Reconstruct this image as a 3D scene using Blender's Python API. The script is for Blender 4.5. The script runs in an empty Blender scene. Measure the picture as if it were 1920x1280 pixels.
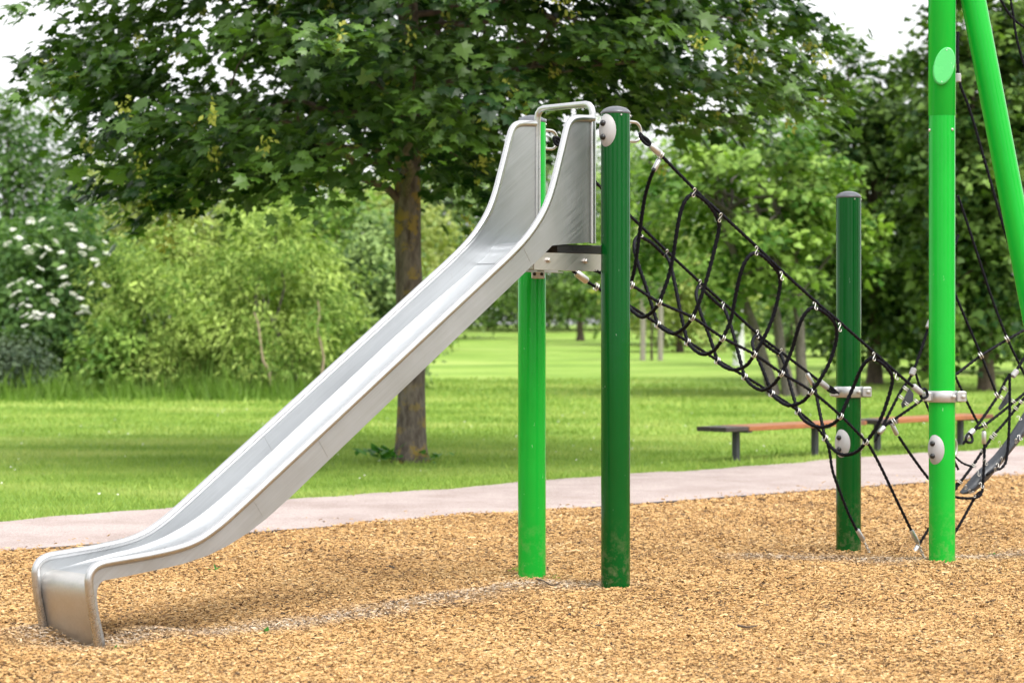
import bpy, math
import numpy as np
from mathutils import Vector, Matrix

S = bpy.context.scene
COL = S.collection
RAD = math.radians
FPX, HZ, EYE = 4160.0, 609.0, 1.26          # focal length in photo pixels, horizon row, eye height

# ------------------------------------------------------------------ camera, sky, sun, exposure
cam_d = bpy.data.cameras.new('camera')
cam = bpy.data.objects.new('camera', cam_d)
COL.objects.link(cam)
cam.location = (0, 0, EYE)
cam.rotation_euler = (RAD(90), 0, 0)
cam_d.sensor_width = 36.0
cam_d.lens = FPX / 1920 * 36
cam_d.shift_y = -31 / 1920
cam_d.clip_start = 0.1
cam_d.clip_end = 3000
cam_d.dof.use_dof = True
cam_d.dof.focus_distance = 10.7
cam_d.dof.aperture_fstop = 3.6
S.camera = cam

SUN_DIR = Vector((0.38, -0.42, 0.95)).normalized()      # towards the sun
world = bpy.data.worlds.new('World')
S.world = world
world.use_nodes = True
wn, wl = world.node_tree.nodes, world.node_tree.links
bg = wn['Background']
sky = wn.new('ShaderNodeTexSky')
sky.sky_type = 'NISHITA'
sky.sun_disc = False
sky.sun_elevation = math.asin(SUN_DIR.z)
sky.sun_rotation = math.atan2(SUN_DIR.x, SUN_DIR.y)
sky.air_density = 1.0
sky.dust_density = 8.0
sky.ozone_density = 1.0
hs = wn.new('ShaderNodeHueSaturation')                  # thin white overcast: the sky loses its blue
hs.inputs['Saturation'].default_value = 0.12
hs.inputs['Value'].default_value = 1.0
wl.new(sky.outputs[0], hs.inputs['Color'])
cloud = wn.new('ShaderNodeMix')                         # even cloud cover over most of the sky
cloud.data_type = 'RGBA'
cloud.inputs[0].default_value = 0.7
cloud.inputs[7].default_value = (3.5, 3.55, 3.6, 1)
wl.new(hs.outputs[0], cloud.inputs[6])
wl.new(cloud.outputs[2], bg.inputs[0])
bg.inputs[1].default_value = 0.15

sun_d = bpy.data.lights.new('sun', 'SUN')
sun_d.energy = 0.8
sun_d.angle = RAD(30)
sun_d.color = (1.0, 0.96, 0.9)
sun = bpy.data.objects.new('sun', sun_d)
COL.objects.link(sun)
sun.rotation_euler = SUN_DIR.to_track_quat('Z', 'Y').to_euler()

S.view_settings.view_transform = 'Standard'
S.view_settings.look = 'None'
S.view_settings.gamma = 1.0
S.view_settings.use_curve_mapping = False
S.view_settings.exposure = 1.6
S.cycles.use_denoising = True
try:
    S.cycles.denoiser = 'OPENIMAGEDENOISE'
except Exception:
    pass
S.cycles.max_bounces = 7
S.cycles.diffuse_bounces = 1
S.cycles.glossy_bounces = 3
S.cycles.transmission_bounces = 4
S.cycles.use_adaptive_sampling = True
S.cycles.adaptive_threshold = 0.015

# ------------------------------------------------------------------ helpers
def unit(v):
    v = np.asarray(v, float)
    return v / np.maximum(np.linalg.norm(v, axis=-1, keepdims=True), 1e-9)

def at(px, py, d):
    """point at depth d that the photo shows at pixel (px, py)"""
    return np.array([(px - 960) / FPX * d, d, EYE + (HZ - py) / FPX * d])

def link(name, me, parent=None):
    o = bpy.data.objects.new(name, me)
    COL.objects.link(o)
    if parent is not None:
        o.parent = parent
    return o

def tag(o, label=None, cat=None, group=None, kind=None):
    for k, v in (('label', label), ('category', cat), ('group', group), ('kind', kind)):
        if v:
            o[k] = v
    return o

def empty(name, loc, label, cat, group=None):
    o = bpy.data.objects.new(name, None)
    COL.objects.link(o)
    o.location = Vector([float(c) for c in loc])
    o.empty_display_size = 0.1
    return tag(o, label, cat, group)

def np_mesh(name, V, F, mat, attrs=None, smooth=False):
    """V (n,3), F (m,k) with a fixed k; attrs {name: per-vertex floats}"""
    V = np.ascontiguousarray(V, np.float32)
    F = np.ascontiguousarray(F, np.int32)
    m, k = F.shape
    me = bpy.data.meshes.new(name)
    me.vertices.add(len(V))
    me.vertices.foreach_set('co', V.ravel())
    me.loops.add(m * k)
    me.loops.foreach_set('vertex_index', F.ravel())
    me.polygons.add(m)
    me.polygons.foreach_set('loop_start', np.arange(0, m * k, k, dtype=np.int32))
    for n, a in (attrs or {}).items():
        at_ = me.attributes.new(n, 'FLOAT', 'POINT')
        at_.data.foreach_set('value', np.ascontiguousarray(a, np.float32))
    me.update(calc_edges=True)
    me.polygons.foreach_set('use_smooth', np.full(m, smooth, bool))
    if mat:
        me.materials.append(mat)
    return me

class MB:
    """collects shapes into one mesh"""
    def __init__(self, origin=(0, 0, 0)):
        self.v, self.f, self.s = [], [], []
        self.o = np.array(origin, float)

    def add(self, V, F, smooth=False):
        b = len(self.v)
        self.v += [tuple(np.asarray(p, float) - self.o) for p in V]
        self.f += [tuple(i + b for i in f) for f in F]
        self.s += [smooth] * len(F)
        return self

    def box(self, c, size, rot=None, bev=0.0):
        hx, hy, hz = [x / 2 for x in size]
        R = np.eye(3) if rot is None else rot
        if bev <= 0:
            P = [(x, y, z) for x in (-hx, hx) for y in (-hy, hy) for z in (-hz, hz)]
            F = [(0, 1, 3, 2), (4, 6, 7, 5), (0, 4, 5, 1), (2, 3, 7, 6), (0, 2, 6, 4), (1, 5, 7, 3)]
            return self.add([np.array(c) + R @ np.array(p) for p in P], F)
        b = bev
        ring = lambda ex, ey: [(-ex, -ey + b), (-ex + b, -ey), (ex - b, -ey), (ex, -ey + b), (ex, ey - b), (ex - b, ey), (-ex + b, ey), (-ex, ey - b)]
        rows = [[(x, y, -hz) for x, y in ring(hx - b, hy - b)], [(x, y, -hz + b) for x, y in ring(hx, hy)],
                [(x, y, hz - b) for x, y in ring(hx, hy)], [(x, y, hz) for x, y in ring(hx - b, hy - b)]]
        P = [p for r in rows for p in r]
        F = [tuple(range(7, -1, -1)), tuple(range(24, 32))]
        for r in range(3):
            for i in range(8):
                j = (i + 1) % 8
                F.append((r * 8 + i, r * 8 + j, r * 8 + 8 + j, r * 8 + 8 + i))
        return self.add([np.array(c) + R @ np.array(p) for p in P], F)

    def tube(self, path, r, n=10, caps=True, closed=False, twist=0.0, lobes=0.0, smooth=True):
        P = np.asarray(path, float)
        m = len(P)
        rr = np.full(m, r, float) if np.isscalar(r) else np.asarray(r, float)
        T = np.roll(P, -1, 0) - np.roll(P, 1, 0) if closed else np.gradient(P, axis=0)
        T = unit(T)
        a = np.array([0, 0, 1.0]) if abs(T[0][2]) < 0.9 else np.array([1.0, 0, 0])
        N = unit(a - T[0] * a.dot(T[0]))
        V = []
        acc = 0.0
        for i in range(m):
            N = unit(N - T[i] * N.dot(T[i]))
            B = np.cross(T[i], N)
            if i:
                acc += np.linalg.norm(P[i] - P[i - 1]) * twist
            for k in range(n):
                an = 2 * math.pi * k / n + acc
                q = rr[i] * (1 - (lobes if k % 2 else 0))
                V.append(P[i] + q * (math.cos(an) * N + math.sin(an) * B))
        F = []
        for i in range(m if closed else m - 1):
            j = (i + 1) % m
            for k in range(n):
                l = (k + 1) % n
                F.append((i * n + k, i * n + l, j * n + l, j * n + k))
        if caps and not closed:
            self.add(V, F, smooth)
            self.add(V[:n], [tuple(range(n - 1, -1, -1))])
            return self.add(V[-n:], [tuple(range(n))])
        return self.add(V, F, smooth)

    def lathe(self, c, prof, n=24, axis=(0, 0, 1), smooth=True):
        """prof [(radius, height)] turned about axis through c; sharp corners stay sharp"""
        A = unit(axis)
        a = np.array([1.0, 0, 0]) if abs(A[0]) < 0.9 else np.array([0, 1.0, 0])
        N = unit(a - A * a.dot(A))
        B = np.cross(A, N)
        ring = lambda r, h: [np.array(c) + A * h + max(r, 1e-4) * (math.cos(2 * math.pi * k / n) * N + math.sin(2 * math.pi * k / n) * B) for k in range(n)]
        runs, cur = [], [prof[0]]
        for i in range(1, len(prof)):
            cur.append(prof[i])
            if i + 1 < len(prof):
                d1 = unit(np.subtract(prof[i], prof[i - 1]))
                d2 = unit(np.subtract(prof[i + 1], prof[i]))
                if d1.dot(d2) < 0.72:
                    runs.append(cur)
                    cur = [prof[i]]
        runs.append(cur)
        for run in runs:
            V, F = [], []
            for r, h in run:
                V += ring(r, h)
            for i in range(len(run) - 1):
                for k in range(n):
                    l = (k + 1) % n
                    F.append((i * n + k, i * n + l, i * n + n + l, i * n + n + k))
            self.add(V, F, smooth)
        self.add(ring(*prof[0]), [tuple(range(n - 1, -1, -1))])
        return self.add(ring(*prof[-1]), [tuple(range(n))])

    def build(self, name, mat, parent=None):
        me = bpy.data.meshes.new(name)
        me.from_pydata(self.v, [], self.f)
        me.polygons.foreach_set('use_smooth', self.s)
        me.update()
        if mat:
            me.materials.append(mat)
        return link(name, me, parent)

def smooth_path(P, k=6, closed=False):
    P = np.asarray(P, float)
    out = []
    n = len(P)
    for i in range(n - 1):
        p0, p1, p2, p3 = P[max(i - 1, 0)], P[i], P[i + 1], P[min(i + 2, n - 1)]
        for t in np.linspace(0, 1, k, endpoint=False):
            out.append(0.5 * (2 * p1 + (p2 - p0) * t + (2 * p0 - 5 * p1 + 4 * p2 - p3) * t * t + (3 * p1 - p0 - 3 * p2 + p3) * t ** 3))
    out.append(P[-1])
    return np.array(out)

def frame(direction, up=(0, 0, 1)):
    """rotation whose x axis is direction and whose z axis is as close to up as can be"""
    x = unit(direction)
    u = np.array(up, float)
    if abs(x.dot(u)) > 0.98:
        u = np.array([0, 1.0, 0])
    y = unit(np.cross(u, x))
    return np.column_stack([x, y, np.cross(x, y)])

# ------------------------------------------------------------------ materials
def new_mat(name):
    m = bpy.data.materials.new(name)
    m.use_nodes = True
    nt = m.node_tree
    return m, nt.nodes, nt.links, nt.nodes['Principled BSDF']

def rgba(c):
    return (c[0], c[1], c[2], 1.0)

def noise(N, L, scale, detail=4, vec=None, rough=0.55):
    n = N.new('ShaderNodeTexNoise')
    n.inputs['Scale'].default_value = scale
    n.inputs['Detail'].default_value = detail
    n.inputs['Roughness'].default_value = rough
    if vec is not None:
        L.new(vec, n.inputs['Vector'])
    return n.outputs['Fac']

def ramp(N, L, fac, stops):
    r = N.new('ShaderNodeValToRGB')
    e = r.color_ramp.elements
    while len(e) < len(stops):
        e.new(0.5)
    for q, (p, c) in zip(e, stops):
        q.position = p
        q.color = rgba(c) if len(c) == 3 else c
    L.new(fac, r.inputs[0])
    return r.outputs[0]

def mix(N, L, fac, a, b, mode='MIX'):
    m = N.new('ShaderNodeMix')
    m.data_type = 'RGBA'
    m.blend_type = mode
    for s, v in ((m.inputs[0], fac), (m.inputs[6], a), (m.inputs[7], b)):
        if isinstance(v, (int, float)):
            s.default_value = v
        elif isinstance(v, (tuple, list)):
            s.default_value = rgba(v)
        else:
            L.new(v, s)
    return m.outputs[2]

def bump(N, L, height, strength, dist, target):
    b = N.new('ShaderNodeBump')
    b.inputs['Strength'].default_value = strength
    b.inputs['Distance'].default_value = dist
    L.new(height, b.inputs['Height'])
    L.new(b.outputs[0], target.inputs['Normal'])

def coords(N, which='Object'):
    return N.new('ShaderNodeTexCoord').outputs[which]

def mapped(N, L, vec, scale):
    m = N.new('ShaderNodeMapping')
    m.inputs['Scale'].default_value = scale
    L.new(vec, m.inputs['Vector'])
    return m.outputs[0]

def attr(N, name):
    a = N.new('ShaderNodeAttribute')
    a.attribute_name = name
    return a.outputs['Fac']

def paint(name, col, rough=0.10, wear=(0.75, 0.85, 0.78)):
    m, N, L, p = new_mat(name)
    v = coords(N)
    f = noise(N, L, 3.0, 5, v)
    c = mix(N, L, f, tuple(x * 0.86 for x in col), tuple(min(1, x * 1.1) for x in col))
    scratch = noise(N, L, 9.0, 3, mapped(N, L, v, (9, 9, 1.3)), 0.7)
    c = mix(N, L, ramp(N, L, scratch, [(0.72, (0, 0, 0)), (0.75, (0.4, 0.4, 0.4))]), c, wear)
    sep = N.new('ShaderNodeSeparateXYZ')                # dried splashes near the foot
    L.new(v, sep.inputs[0])
    lo = N.new('ShaderNodeMapRange')
    lo.inputs[1].default_value, lo.inputs[2].default_value, lo.inputs[3].default_value, lo.inputs[4].default_value = 0.0, 0.35, 0.75, 0.0
    L.new(sep.outputs[2], lo.inputs[0])
    spl = N.new('ShaderNodeMath')
    spl.operation = 'MULTIPLY'
    L.new(lo.outputs[0], spl.inputs[0])
    L.new(ramp(N, L, noise(N, L, 22, 6, v, 0.7), [(0.48, (0, 0, 0)), (0.72, (0.55, 0.55, 0.55))]), spl.inputs[1])
    c = mix(N, L, spl.outputs[0], c, (0.33, 0.25, 0.16))
    L.new(c, p.inputs['Base Color'])
    L.new(ramp(N, L, noise(N, L, 6, 4, v), [(0.3, (rough * .8,) * 3), (0.75, (rough * 1.5,) * 3)]), p.inputs['Roughness'])
    p.inputs['Specular IOR Level'].default_value = 0.24
    bump(N, L, noise(N, L, 25, 2, v), 0.03, 0.01, p)
    return m

def plain(name, col, rough=0.5, metal=0.0, var=0.12, scale=20, bmp=0.05, spec=0.5):
    m, N, L, p = new_mat(name)
    v = coords(N)
    f = noise(N, L, scale, 4, v)
    L.new(mix(N, L, f, tuple(max(0, x * (1 - var)) for x in col), tuple(min(1, x * (1 + var)) for x in col)), p.inputs['Base Color'])
    p.inputs['Roughness'].default_value = rough
    p.inputs['Metallic'].default_value = metal
    p.inputs['Specular IOR Level'].default_value = spec
    bump(N, L, f, bmp, 0.01, p)
    return m

def steel(name, col=(0.48, 0.495, 0.51), rough=0.46, dirt=0.25, along=True):
    m, N, L, p = new_mat(name)
    v = coords(N)
    w = v
    if along:                                           # grain runs down the chute
        r1 = N.new('ShaderNodeMapping')
        r1.inputs['Rotation'].default_value = (0, 0, -RAD(224))
        L.new(v, r1.inputs['Vector'])
        r2 = N.new('ShaderNodeMapping')
        r2.inputs['Rotation'].default_value = (0, -RAD(34.8), 0)
        L.new(r1.outputs[0], r2.inputs['Vector'])
        w = r2.outputs[0]
    g = noise(N, L, 4, 6, mapped(N, L, w, (0.7, 34, 34)), 0.7)
    sc = noise(N, L, 5, 3, mapped(N, L, w, (1.6, 70, 70)), 0.6)
    big = noise(N, L, 2.6, 6, v, 0.6)
    c = mix(N, L, big, tuple(x * 0.80 for x in col), tuple(min(1, x * 1.10) for x in col))
    c = mix(N, L, 0.55, c, ramp(N, L, g, [(0.3, (0.80, 0.80, 0.80)), (0.7, (1.12, 1.12, 1.12))]), 'MULTIPLY')
    c = mix(N, L, ramp(N, L, sc, [(0.68, (0, 0, 0)), (0.74, (0.5, 0.5, 0.5))]), c, tuple(min(1, x * 1.35) for x in col))
    spots = ramp(N, L, noise(N, L, 38, 6, v, 0.7), [(0.62, (0, 0, 0)), (0.74, (dirt,) * 3)])
    c = mix(N, L, spots, c, (0.34, 0.30, 0.25))
    L.new(c, p.inputs['Base Color'])
    p.inputs['Metallic'].default_value = 1.0
    L.new(ramp(N, L, mix(N, L, 0.5, g, big), [(0.3, (rough * 0.72,) * 3), (0.7, (rough * 1.3,) * 3)]), p.inputs['Roughness'])
    bump(N, L, g, 0.06, 0.004, p)
    return m

def leaf_mat(name, dark, light, rough=0.42, trans=0.3, glow=(1.5, 1.7, 0.7), spec=0.16):
    m, N, L, p = new_mat(name)
    c = mix(N, L, attr(N, 'tint'), dark, light)
    L.new(c, p.inputs['Base Color'])
    p.inputs['Roughness'].default_value = rough
    p.inputs['Specular IOR Level'].default_value = spec
    t = N.new('ShaderNodeBsdfTranslucent')
    L.new(mix(N, L, 1.0, c, glow, 'MULTIPLY'), t.inputs['Color'])
    x = N.new('ShaderNodeMixShader')
    x.inputs[0].default_value = trans
    L.new(p.outputs[0], x.inputs[1])
    L.new(t.outputs[0], x.inputs[2])
    L.new(x.outputs[0], N['Material Output'].inputs[0])
    return m

def bark_mat(name, a, b, lichen=None, scale=14):
    m, N, L, p = new_mat(name)
    v = coords(N)
    f = noise(N, L, scale, 8, mapped(N, L, v, (1.6, 1.6, 0.45)), 0.65)
    c = ramp(N, L, f, [(0.32, a), (0.62, b)])
    if lichen:
        l = noise(N, L, 7.0, 5, v, 0.6)
        l2 = noise(N, L, 1.3, 2, mapped(N, L, v, (1, 1, 1.4)))
        k = mix(N, L, 1.0, ramp(N, L, l, [(0.525, (0, 0, 0)), (0.575, (1, 1, 1))]), ramp(N, L, l2, [(0.40, (0, 0, 0)), (0.55, (0.9, 0.9, 0.9))]), 'MULTIPLY')
        c = mix(N, L, k, c, lichen)
    L.new(c, p.inputs['Base Color'])
    p.inputs['Roughness'].default_value = 0.9
    bump(N, L, f, 0.8, 0.02, p)
    return m

M = {}
M['light_green'] = paint('light_green_paint', (0.010, 0.40, 0.034))
M['dark_green'] = paint('dark_green_paint', (0.001, 0.074, 0.010))
M['steel'] = steel('brushed_steel')
M['rail'] = steel('rail_steel', (0.60, 0.60, 0.605), 0.3)
M['worn'] = steel('worn_steel', (0.60, 0.58, 0.555), 0.42, dirt=0.5)
M['alu'] = plain('cast_aluminium', (0.56, 0.56, 0.57), 0.38, 0.85, 0.08, 40, 0.08)
M['zinc'] = plain('zinc_fitting', (0.62, 0.6, 0.57), 0.36, 0.9, 0.1, 60, 0.02)
M['seam'] = plain('weld_seam', (0.50, 0.50, 0.50), 0.5, 0.95, 0.1)
M['cover'] = plain('grey_plastic', (0.38, 0.375, 0.38), 0.45, 0, 0.05)
M['black'] = plain('black_plastic', (0.012, 0.012, 0.014), 0.3, 0, 0.1)
M['cap'] = plain('cap_plastic', (0.09, 0.095, 0.11), 0.3, 0, 0.1)
M['rubber'] = plain('black_rubber_mat', (0.014, 0.013, 0.013), 0.45, 0, 0.2)
M['sling'] = plain('wet_rubber_band', (0.045, 0.05, 0.062), 0.38, 0, 0.35, 30, 0.25)

def rope_mat():
    m, N, L, p = new_mat('braided_rope')
    v = coords(N)
    f = noise(N, L, 120, 3, v)
    L.new(ramp(N, L, f, [(0.3, (0.003, 0.003, 0.005)), (0.7, (0.012, 0.012, 0.018))]), p.inputs['Base Color'])
    p.inputs['Roughness'].default_value = 0.55
    p.inputs['Specular IOR Level'].default_value = 0.14
    bump(N, L, f, 0.3, 0.004, p)
    return m
M['rope'] = rope_mat()

def wood_mat(name, a, b, stain=None):
    m, N, L, p = new_mat(name)
    v = coords(N)
    f = noise(N, L, 5, 6, mapped(N, L, v, (0.9, 9, 9)), 0.6)
    c = ramp(N, L, f, [(0.3, a), (0.7, b)])
    if stain:
        s = noise(N, L, 2.0, 4, v)
        c = mix(N, L, ramp(N, L, s, [(0.56, (0, 0, 0)), (0.66, (0.8, 0.8, 0.8))]), c, stain)
    L.new(c, p.inputs['Base Color'])
    p.inputs['Roughness'].default_value = 0.5
    bump(N, L, f, 0.25, 0.006, p)
    return m
M['bench'] = wood_mat('varnished_bench_wood', (0.25, 0.082, 0.022), (0.39, 0.148, 0.05), (0.12, 0.05, 0.03))
M['bench_end'] = wood_mat('weathered_dark_wood', (0.02, 0.016, 0.014), (0.06, 0.045, 0.04))
M['stake'] = wood_mat('grey_stake_wood', (0.24, 0.21, 0.18), (0.36, 0.32, 0.28))
M['leg'] = plain('dark_bench_leg', (0.05, 0.052, 0.06), 0.6, 0, 0.3, 10, 0.2)

M['bark'] = bark_mat('maple_bark', (0.05, 0.036, 0.027), (0.175, 0.145, 0.118), (0.27, 0.19, 0.035))
M['bark_grey'] = bark_mat('grey_bark', (0.07, 0.06, 0.05), (0.17, 0.15, 0.125))
M['bark_brown'] = bark_mat('brown_bark', (0.05, 0.035, 0.025), (0.13, 0.095, 0.07))
M['bark_white'] = bark_mat('white_bark', (0.62, 0.61, 0.61), (0.85, 0.85, 0.85), scale=4)
M['dead'] = bark_mat('dry_stalk', (0.2, 0.15, 0.09), (0.34, 0.27, 0.18))
M['maple'] = leaf_mat('maple_leaf', (0.011, 0.037, 0.008), (0.105, 0.195, 0.036), 0.38, 0.22, (1.7, 2.0, 0.5), 0.32)
M['samara'] = leaf_mat('maple_samara', (0.30, 0.34, 0.05), (0.52, 0.54, 0.14), 0.55, 0.4, (1.1, 1.1, 0.8))
M['leaf_fresh'] = leaf_mat('fresh_leaf', (0.045, 0.12, 0.014), (0.29, 0.43, 0.09), 0.45, 0.22)
M['leaf_dark'] = leaf_mat('dark_leaf', (0.022, 0.062, 0.014), (0.19, 0.30, 0.065), 0.42, 0.2)
M['leaf_mid'] = leaf_mat('mid_leaf', (0.05, 0.11, 0.03), (0.29, 0.40, 0.13), 0.5, 0.2)
M['leaf_pale'] = leaf_mat('pale_leaf', (0.18, 0.27, 0.11), (0.36, 0.45, 0.22), 0.5, 0.35, (1.3, 1.4, 0.8))
M['leaf_yellow'] = leaf_mat('yellow_leaf', (0.19, 0.26, 0.05), (0.40, 0.45, 0.15), 0.5, 0.35, (1.3, 1.3, 0.7))
M['willow'] = leaf_mat('willow_leaf', (0.09, 0.175, 0.022), (0.47, 0.59, 0.155), 0.45, 0.22)
M['elder'] = leaf_mat('elder_leaf', (0.035, 0.09, 0.02), (0.14, 0.24, 0.065), 0.48, 0.3)
M['purple'] = leaf_mat('dusky_leaf', (0.03, 0.055, 0.03), (0.11, 0.15, 0.085), 0.5, 0.2)
M['blossom'] = plain('cream_blossom', (0.82, 0.82, 0.74), 0.8, 0, 0.08, 60, 0.6)
M['weed'] = leaf_mat('weed_leaf', (0.035, 0.14, 0.02), (0.10, 0.26, 0.04), 0.45, 0.3)

# ------------------------------------------------------------------ ground
def ground_z(d):
    return np.interp(d, [40, 60, 94, 118, 300, 900], [-0.035, 0.28, 0.62, 1.10, 1.2, 1.2])

def edge_front(x):                      # playground bed | path
    return 15.05 + 0.88 * x

def edge_back(x):                       # path | lawn
    x = np.asarray(x, float)
    return 18.14 + 1.02 * x + 0.10 * np.sin(2.3 * x) + 0.06 * np.sin(6.1 * x + 1) + 0.035 * np.sin(15.7 * x)

POST = {'front': np.array([0.4976, 10.66]), 'left': np.array([0.0997, 11.118]),
        'rear': np.array([1.890, 12.46]), 'right': np.array([2.3015, 11.875])}
SL_M = np.array([0.2985, 10.93])
SL_A = RAD(44)
SL_U = np.array([-math.cos(SL_A), -math.sin(SL_A)])
SL_W = np.array([-math.sin(SL_A), math.cos(SL_A)])
def sl(s, q, z):
    p = SL_M + s * SL_U + q * SL_W
    return np.array([p[0], p[1], z])

DRIP = [((-1.56, 8.95), (-0.9, 9.55)), ((-0.9, 9.55), (0.02, 10.75)), ((0.02, 10.75), (0.45, 10.75)),
        ((1.35, 12.25), (2.15, 12.0)), ((2.45, 12.1), (3.4, 12.7)), ((-1.9, 9.0), (-1.5, 8.85))]

def seg_dist(x, y):
    best = np.full(np.shape(x), 9.0)
    for (ax, ay), (bx, by) in DRIP:
        dx, dy = bx - ax, by - ay
        t = np.clip(((x - ax) * dx + (y - ay) * dy) / (dx * dx + dy * dy), 0, 1)
        best = np.minimum(best, np.hypot(x - ax - t * dx, y - ay - t * dy))
    return best

def bed_h(x, y):
    h = 0.020 + 0.010 * np.sin(1.7 * x + 0.6 * y) + 0.008 * np.sin(2.9 * y - 1.1 * x + 2) + 0.005 * np.sin(6.3 * x + 4.1 * y) + 0.004 * np.sin(9 * y - 7 * x)
    d = np.hypot(x + 1.72, y - 8.72)
    h = h + 0.035 * np.exp(-((d - 0.42) / 0.16) ** 2) - 0.02 * np.exp(-(d / 0.25) ** 2)
    h = h + 0.012 * np.exp(-(seg_dist(x, y) / 0.12) ** 2)
    for k in POST:
        d = np.hypot(x - POST[k][0], y - POST[k][1])
        w_ = np.exp(-(d / 0.30) ** 2)
        h = h * (1 - w_) + w_ * (0.036 + 0.004 * np.sin(40 * x) * np.sin(37 * y))
    return np.maximum(h - 0.040, -0.024)

def lawn_mat():
    m, N, L, p = new_mat('mown_lawn')
    v = coords(N)
    f = noise(N, L, 0.55, 6, mapped(N, L, v, (0.5, 1.0, 1)), 0.6)
    g = noise(N, L, 22, 5, v, 0.7)
    band = noise(N, L, 0.35, 2, mapped(N, L, v, (0.12, 1.0, 1)))
    c = ramp(N, L, f, [(0.3, (0.18, 0.315, 0.047)), (0.5, (0.29, 0.425, 0.082)), (0.7, (0.42, 0.52, 0.15))])
    c = mix(N, L, 0.6, c, ramp(N, L, g, [(0.25, (0.30, 0.42, 0.25)), (0.7, (1.0, 1.0, 1.0))]), 'MULTIPLY')
    c = mix(N, L, 0.7, c, ramp(N, L, band, [(0.35, (0.72, 0.82, 0.7)), (0.65, (1.25, 1.18, 1.2))]), 'MULTIPLY')
    dry = noise(N, L, 0.9, 5, mapped(N, L, v, (0.6, 1.4, 1)))
    c = mix(N, L, ramp(N, L, dry, [(0.62, (0, 0, 0)), (0.74, (0.5, 0.5, 0.5))]), c, (0.30, 0.27, 0.12))
    L.new(c, p.inputs['Base Color'])
    p.inputs['Roughness'].default_value = 0.85
    p.inputs['Specular IOR Level'].default_value = 0.15
    bump(N, L, g, 0.9, 0.05, p)
    return m

def path_mat():
    m, N, L, p = new_mat('pink_gravel')
    v = coords(N)
    f = noise(N, L, 90, 5, v, 0.7)
    g = noise(N, L, 1.6, 6, v, 0.6)
    c = ramp(N, L, f, [(0.3, (0.23, 0.178, 0.162)), (0.5, (0.41, 0.335, 0.315)), (0.72, (0.58, 0.50, 0.475))])
    c = mix(N, L, 0.5, c, ramp(N, L, g, [(0.35, (0.62, 0.56, 0.52)), (0.6, (1.05, 1.05, 1.05))]), 'MULTIPLY')
    L.new(c, p.inputs['Base Color'])
    p.inputs['Roughness'].default_value = 0.9
    bump(N, L, f, 0.7, 0.012, p)
    return m

def bed_mat():
    m, N, L, p = new_mat('wood_chip_bed')
    v = coords(N)
    a = noise(N, L, 55, 5, v, 0.75)
    b = noise(N, L, 33, 4, mapped(N, L, v, (0.5, 1.5, 1)), 0.7)
    c = ramp(N, L, mix(N, L, 0.5, a, b), [(0.36, (0.07, 0.036, 0.014)), (0.46, (0.24, 0.13, 0.048)), (0.6, (0.40, 0.245, 0.10))])
    L.new(c, p.inputs['Base Color'])
    p.inputs['Roughness'].default_value = 0.85
    bump(N, L, a, 0.8, 0.02, p)
    return m

def chip_mat():
    m, N, L, p = new_mat('wood_chip')
    t = attr(N, 'tint')
    c = ramp(N, L, t, [(0.0, (0.03, 0.015, 0.006)), (0.12, (0.15, 0.07, 0.018)), (0.26, (0.43, 0.235, 0.082)), (0.72, (0.57, 0.352, 0.14)), (1.0, (0.71, 0.51, 0.28))])
    g = ramp(N, L, t, [(0.0, (0.10, 0.075, 0.06)), (0.4, (0.36, 0.29, 0.22)), (1.0, (0.66, 0.58, 0.48))])
    c = mix(N, L, attr(N, 'pale'), c, g)
    L.new(c, p.inputs['Base Color'])
    p.inputs['Roughness'].default_value = 0.6
    p.inputs['Specular IOR Level'].default_value = 0.35
    return m

M['lawn'], M['path'], M['bed'], M['chip'] = lawn_mat(), path_mat(), bed_mat(), chip_mat()

def grid_faces(nr, nc):
    i = np.arange(nr - 1)[:, None] * nc + np.arange(nc - 1)[None, :]
    return np.stack([i, i + 1, i + nc + 1, i + nc], -1).reshape(-1, 4)

ys = np.concatenate([np.linspace(-40, 30, 15), np.linspace(35, 130, 39), np.linspace(150, 900, 16)])
xs = np.concatenate([np.linspace(-500, -60, 12), np.linspace(-50, 50, 41), np.linspace(60, 500, 12)])
X, Y = np.meshgrid(xs, ys)
Z = ground_z(Y) + np.where(Y > 32, 0.03 * np.sin(X * 0.21 + Y * 0.13), 0)
tag(link('lawn', np_mesh('lawn', np.stack([X, Y, Z], -1).reshape(-1, 3), grid_faces(*X.shape), M['lawn'], smooth=True)), kind='structure')

xs = np.linspace(-40, 45, 900)
V = np.concatenate([np.stack([xs, edge_front(xs) - 0.2, 0 * xs - 0.030], -1), np.stack([xs, edge_back(xs), 0 * xs - 0.030], -1)])
tag(link('gravel_path', np_mesh('gravel_path', V, grid_faces(2, len(xs)), M['path'])), kind='structure')

us = np.concatenate([np.linspace(-22, -4.3, 30), np.linspace(-4.2, 6.2, 150), np.linspace(6.4, 30, 40)])
vs = np.concatenate([np.linspace(0, 0.58, 14), np.linspace(0.59, 1, 110)])
X = us[None, :] + 0 * vs[:, None]
Y = -14 + (edge_front(X) + 14) * vs[:, None]
Z = bed_h(X, Y)
tag(link('playground_bed', np_mesh('playground_bed', np.stack([X, Y, Z], -1).reshape(-1, 3), grid_faces(*X.shape), M['bed'], smooth=True)), kind='structure')

edging = MB()
e0, e1 = np.array([-14.0, edge_front(-14.0), -0.038]), np.array([18.0, edge_front(18.0), -0.038])
edging.box((e0 + e1) / 2, (np.linalg.norm(e1 - e0), 0.025, 0.05), frame(e1 - e0))
tag(edging.build('path_edging', plain('dark_edging', (0.035, 0.037, 0.042), 0.7, 0, 0.3, 8, 0.2)), kind='structure')

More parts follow.
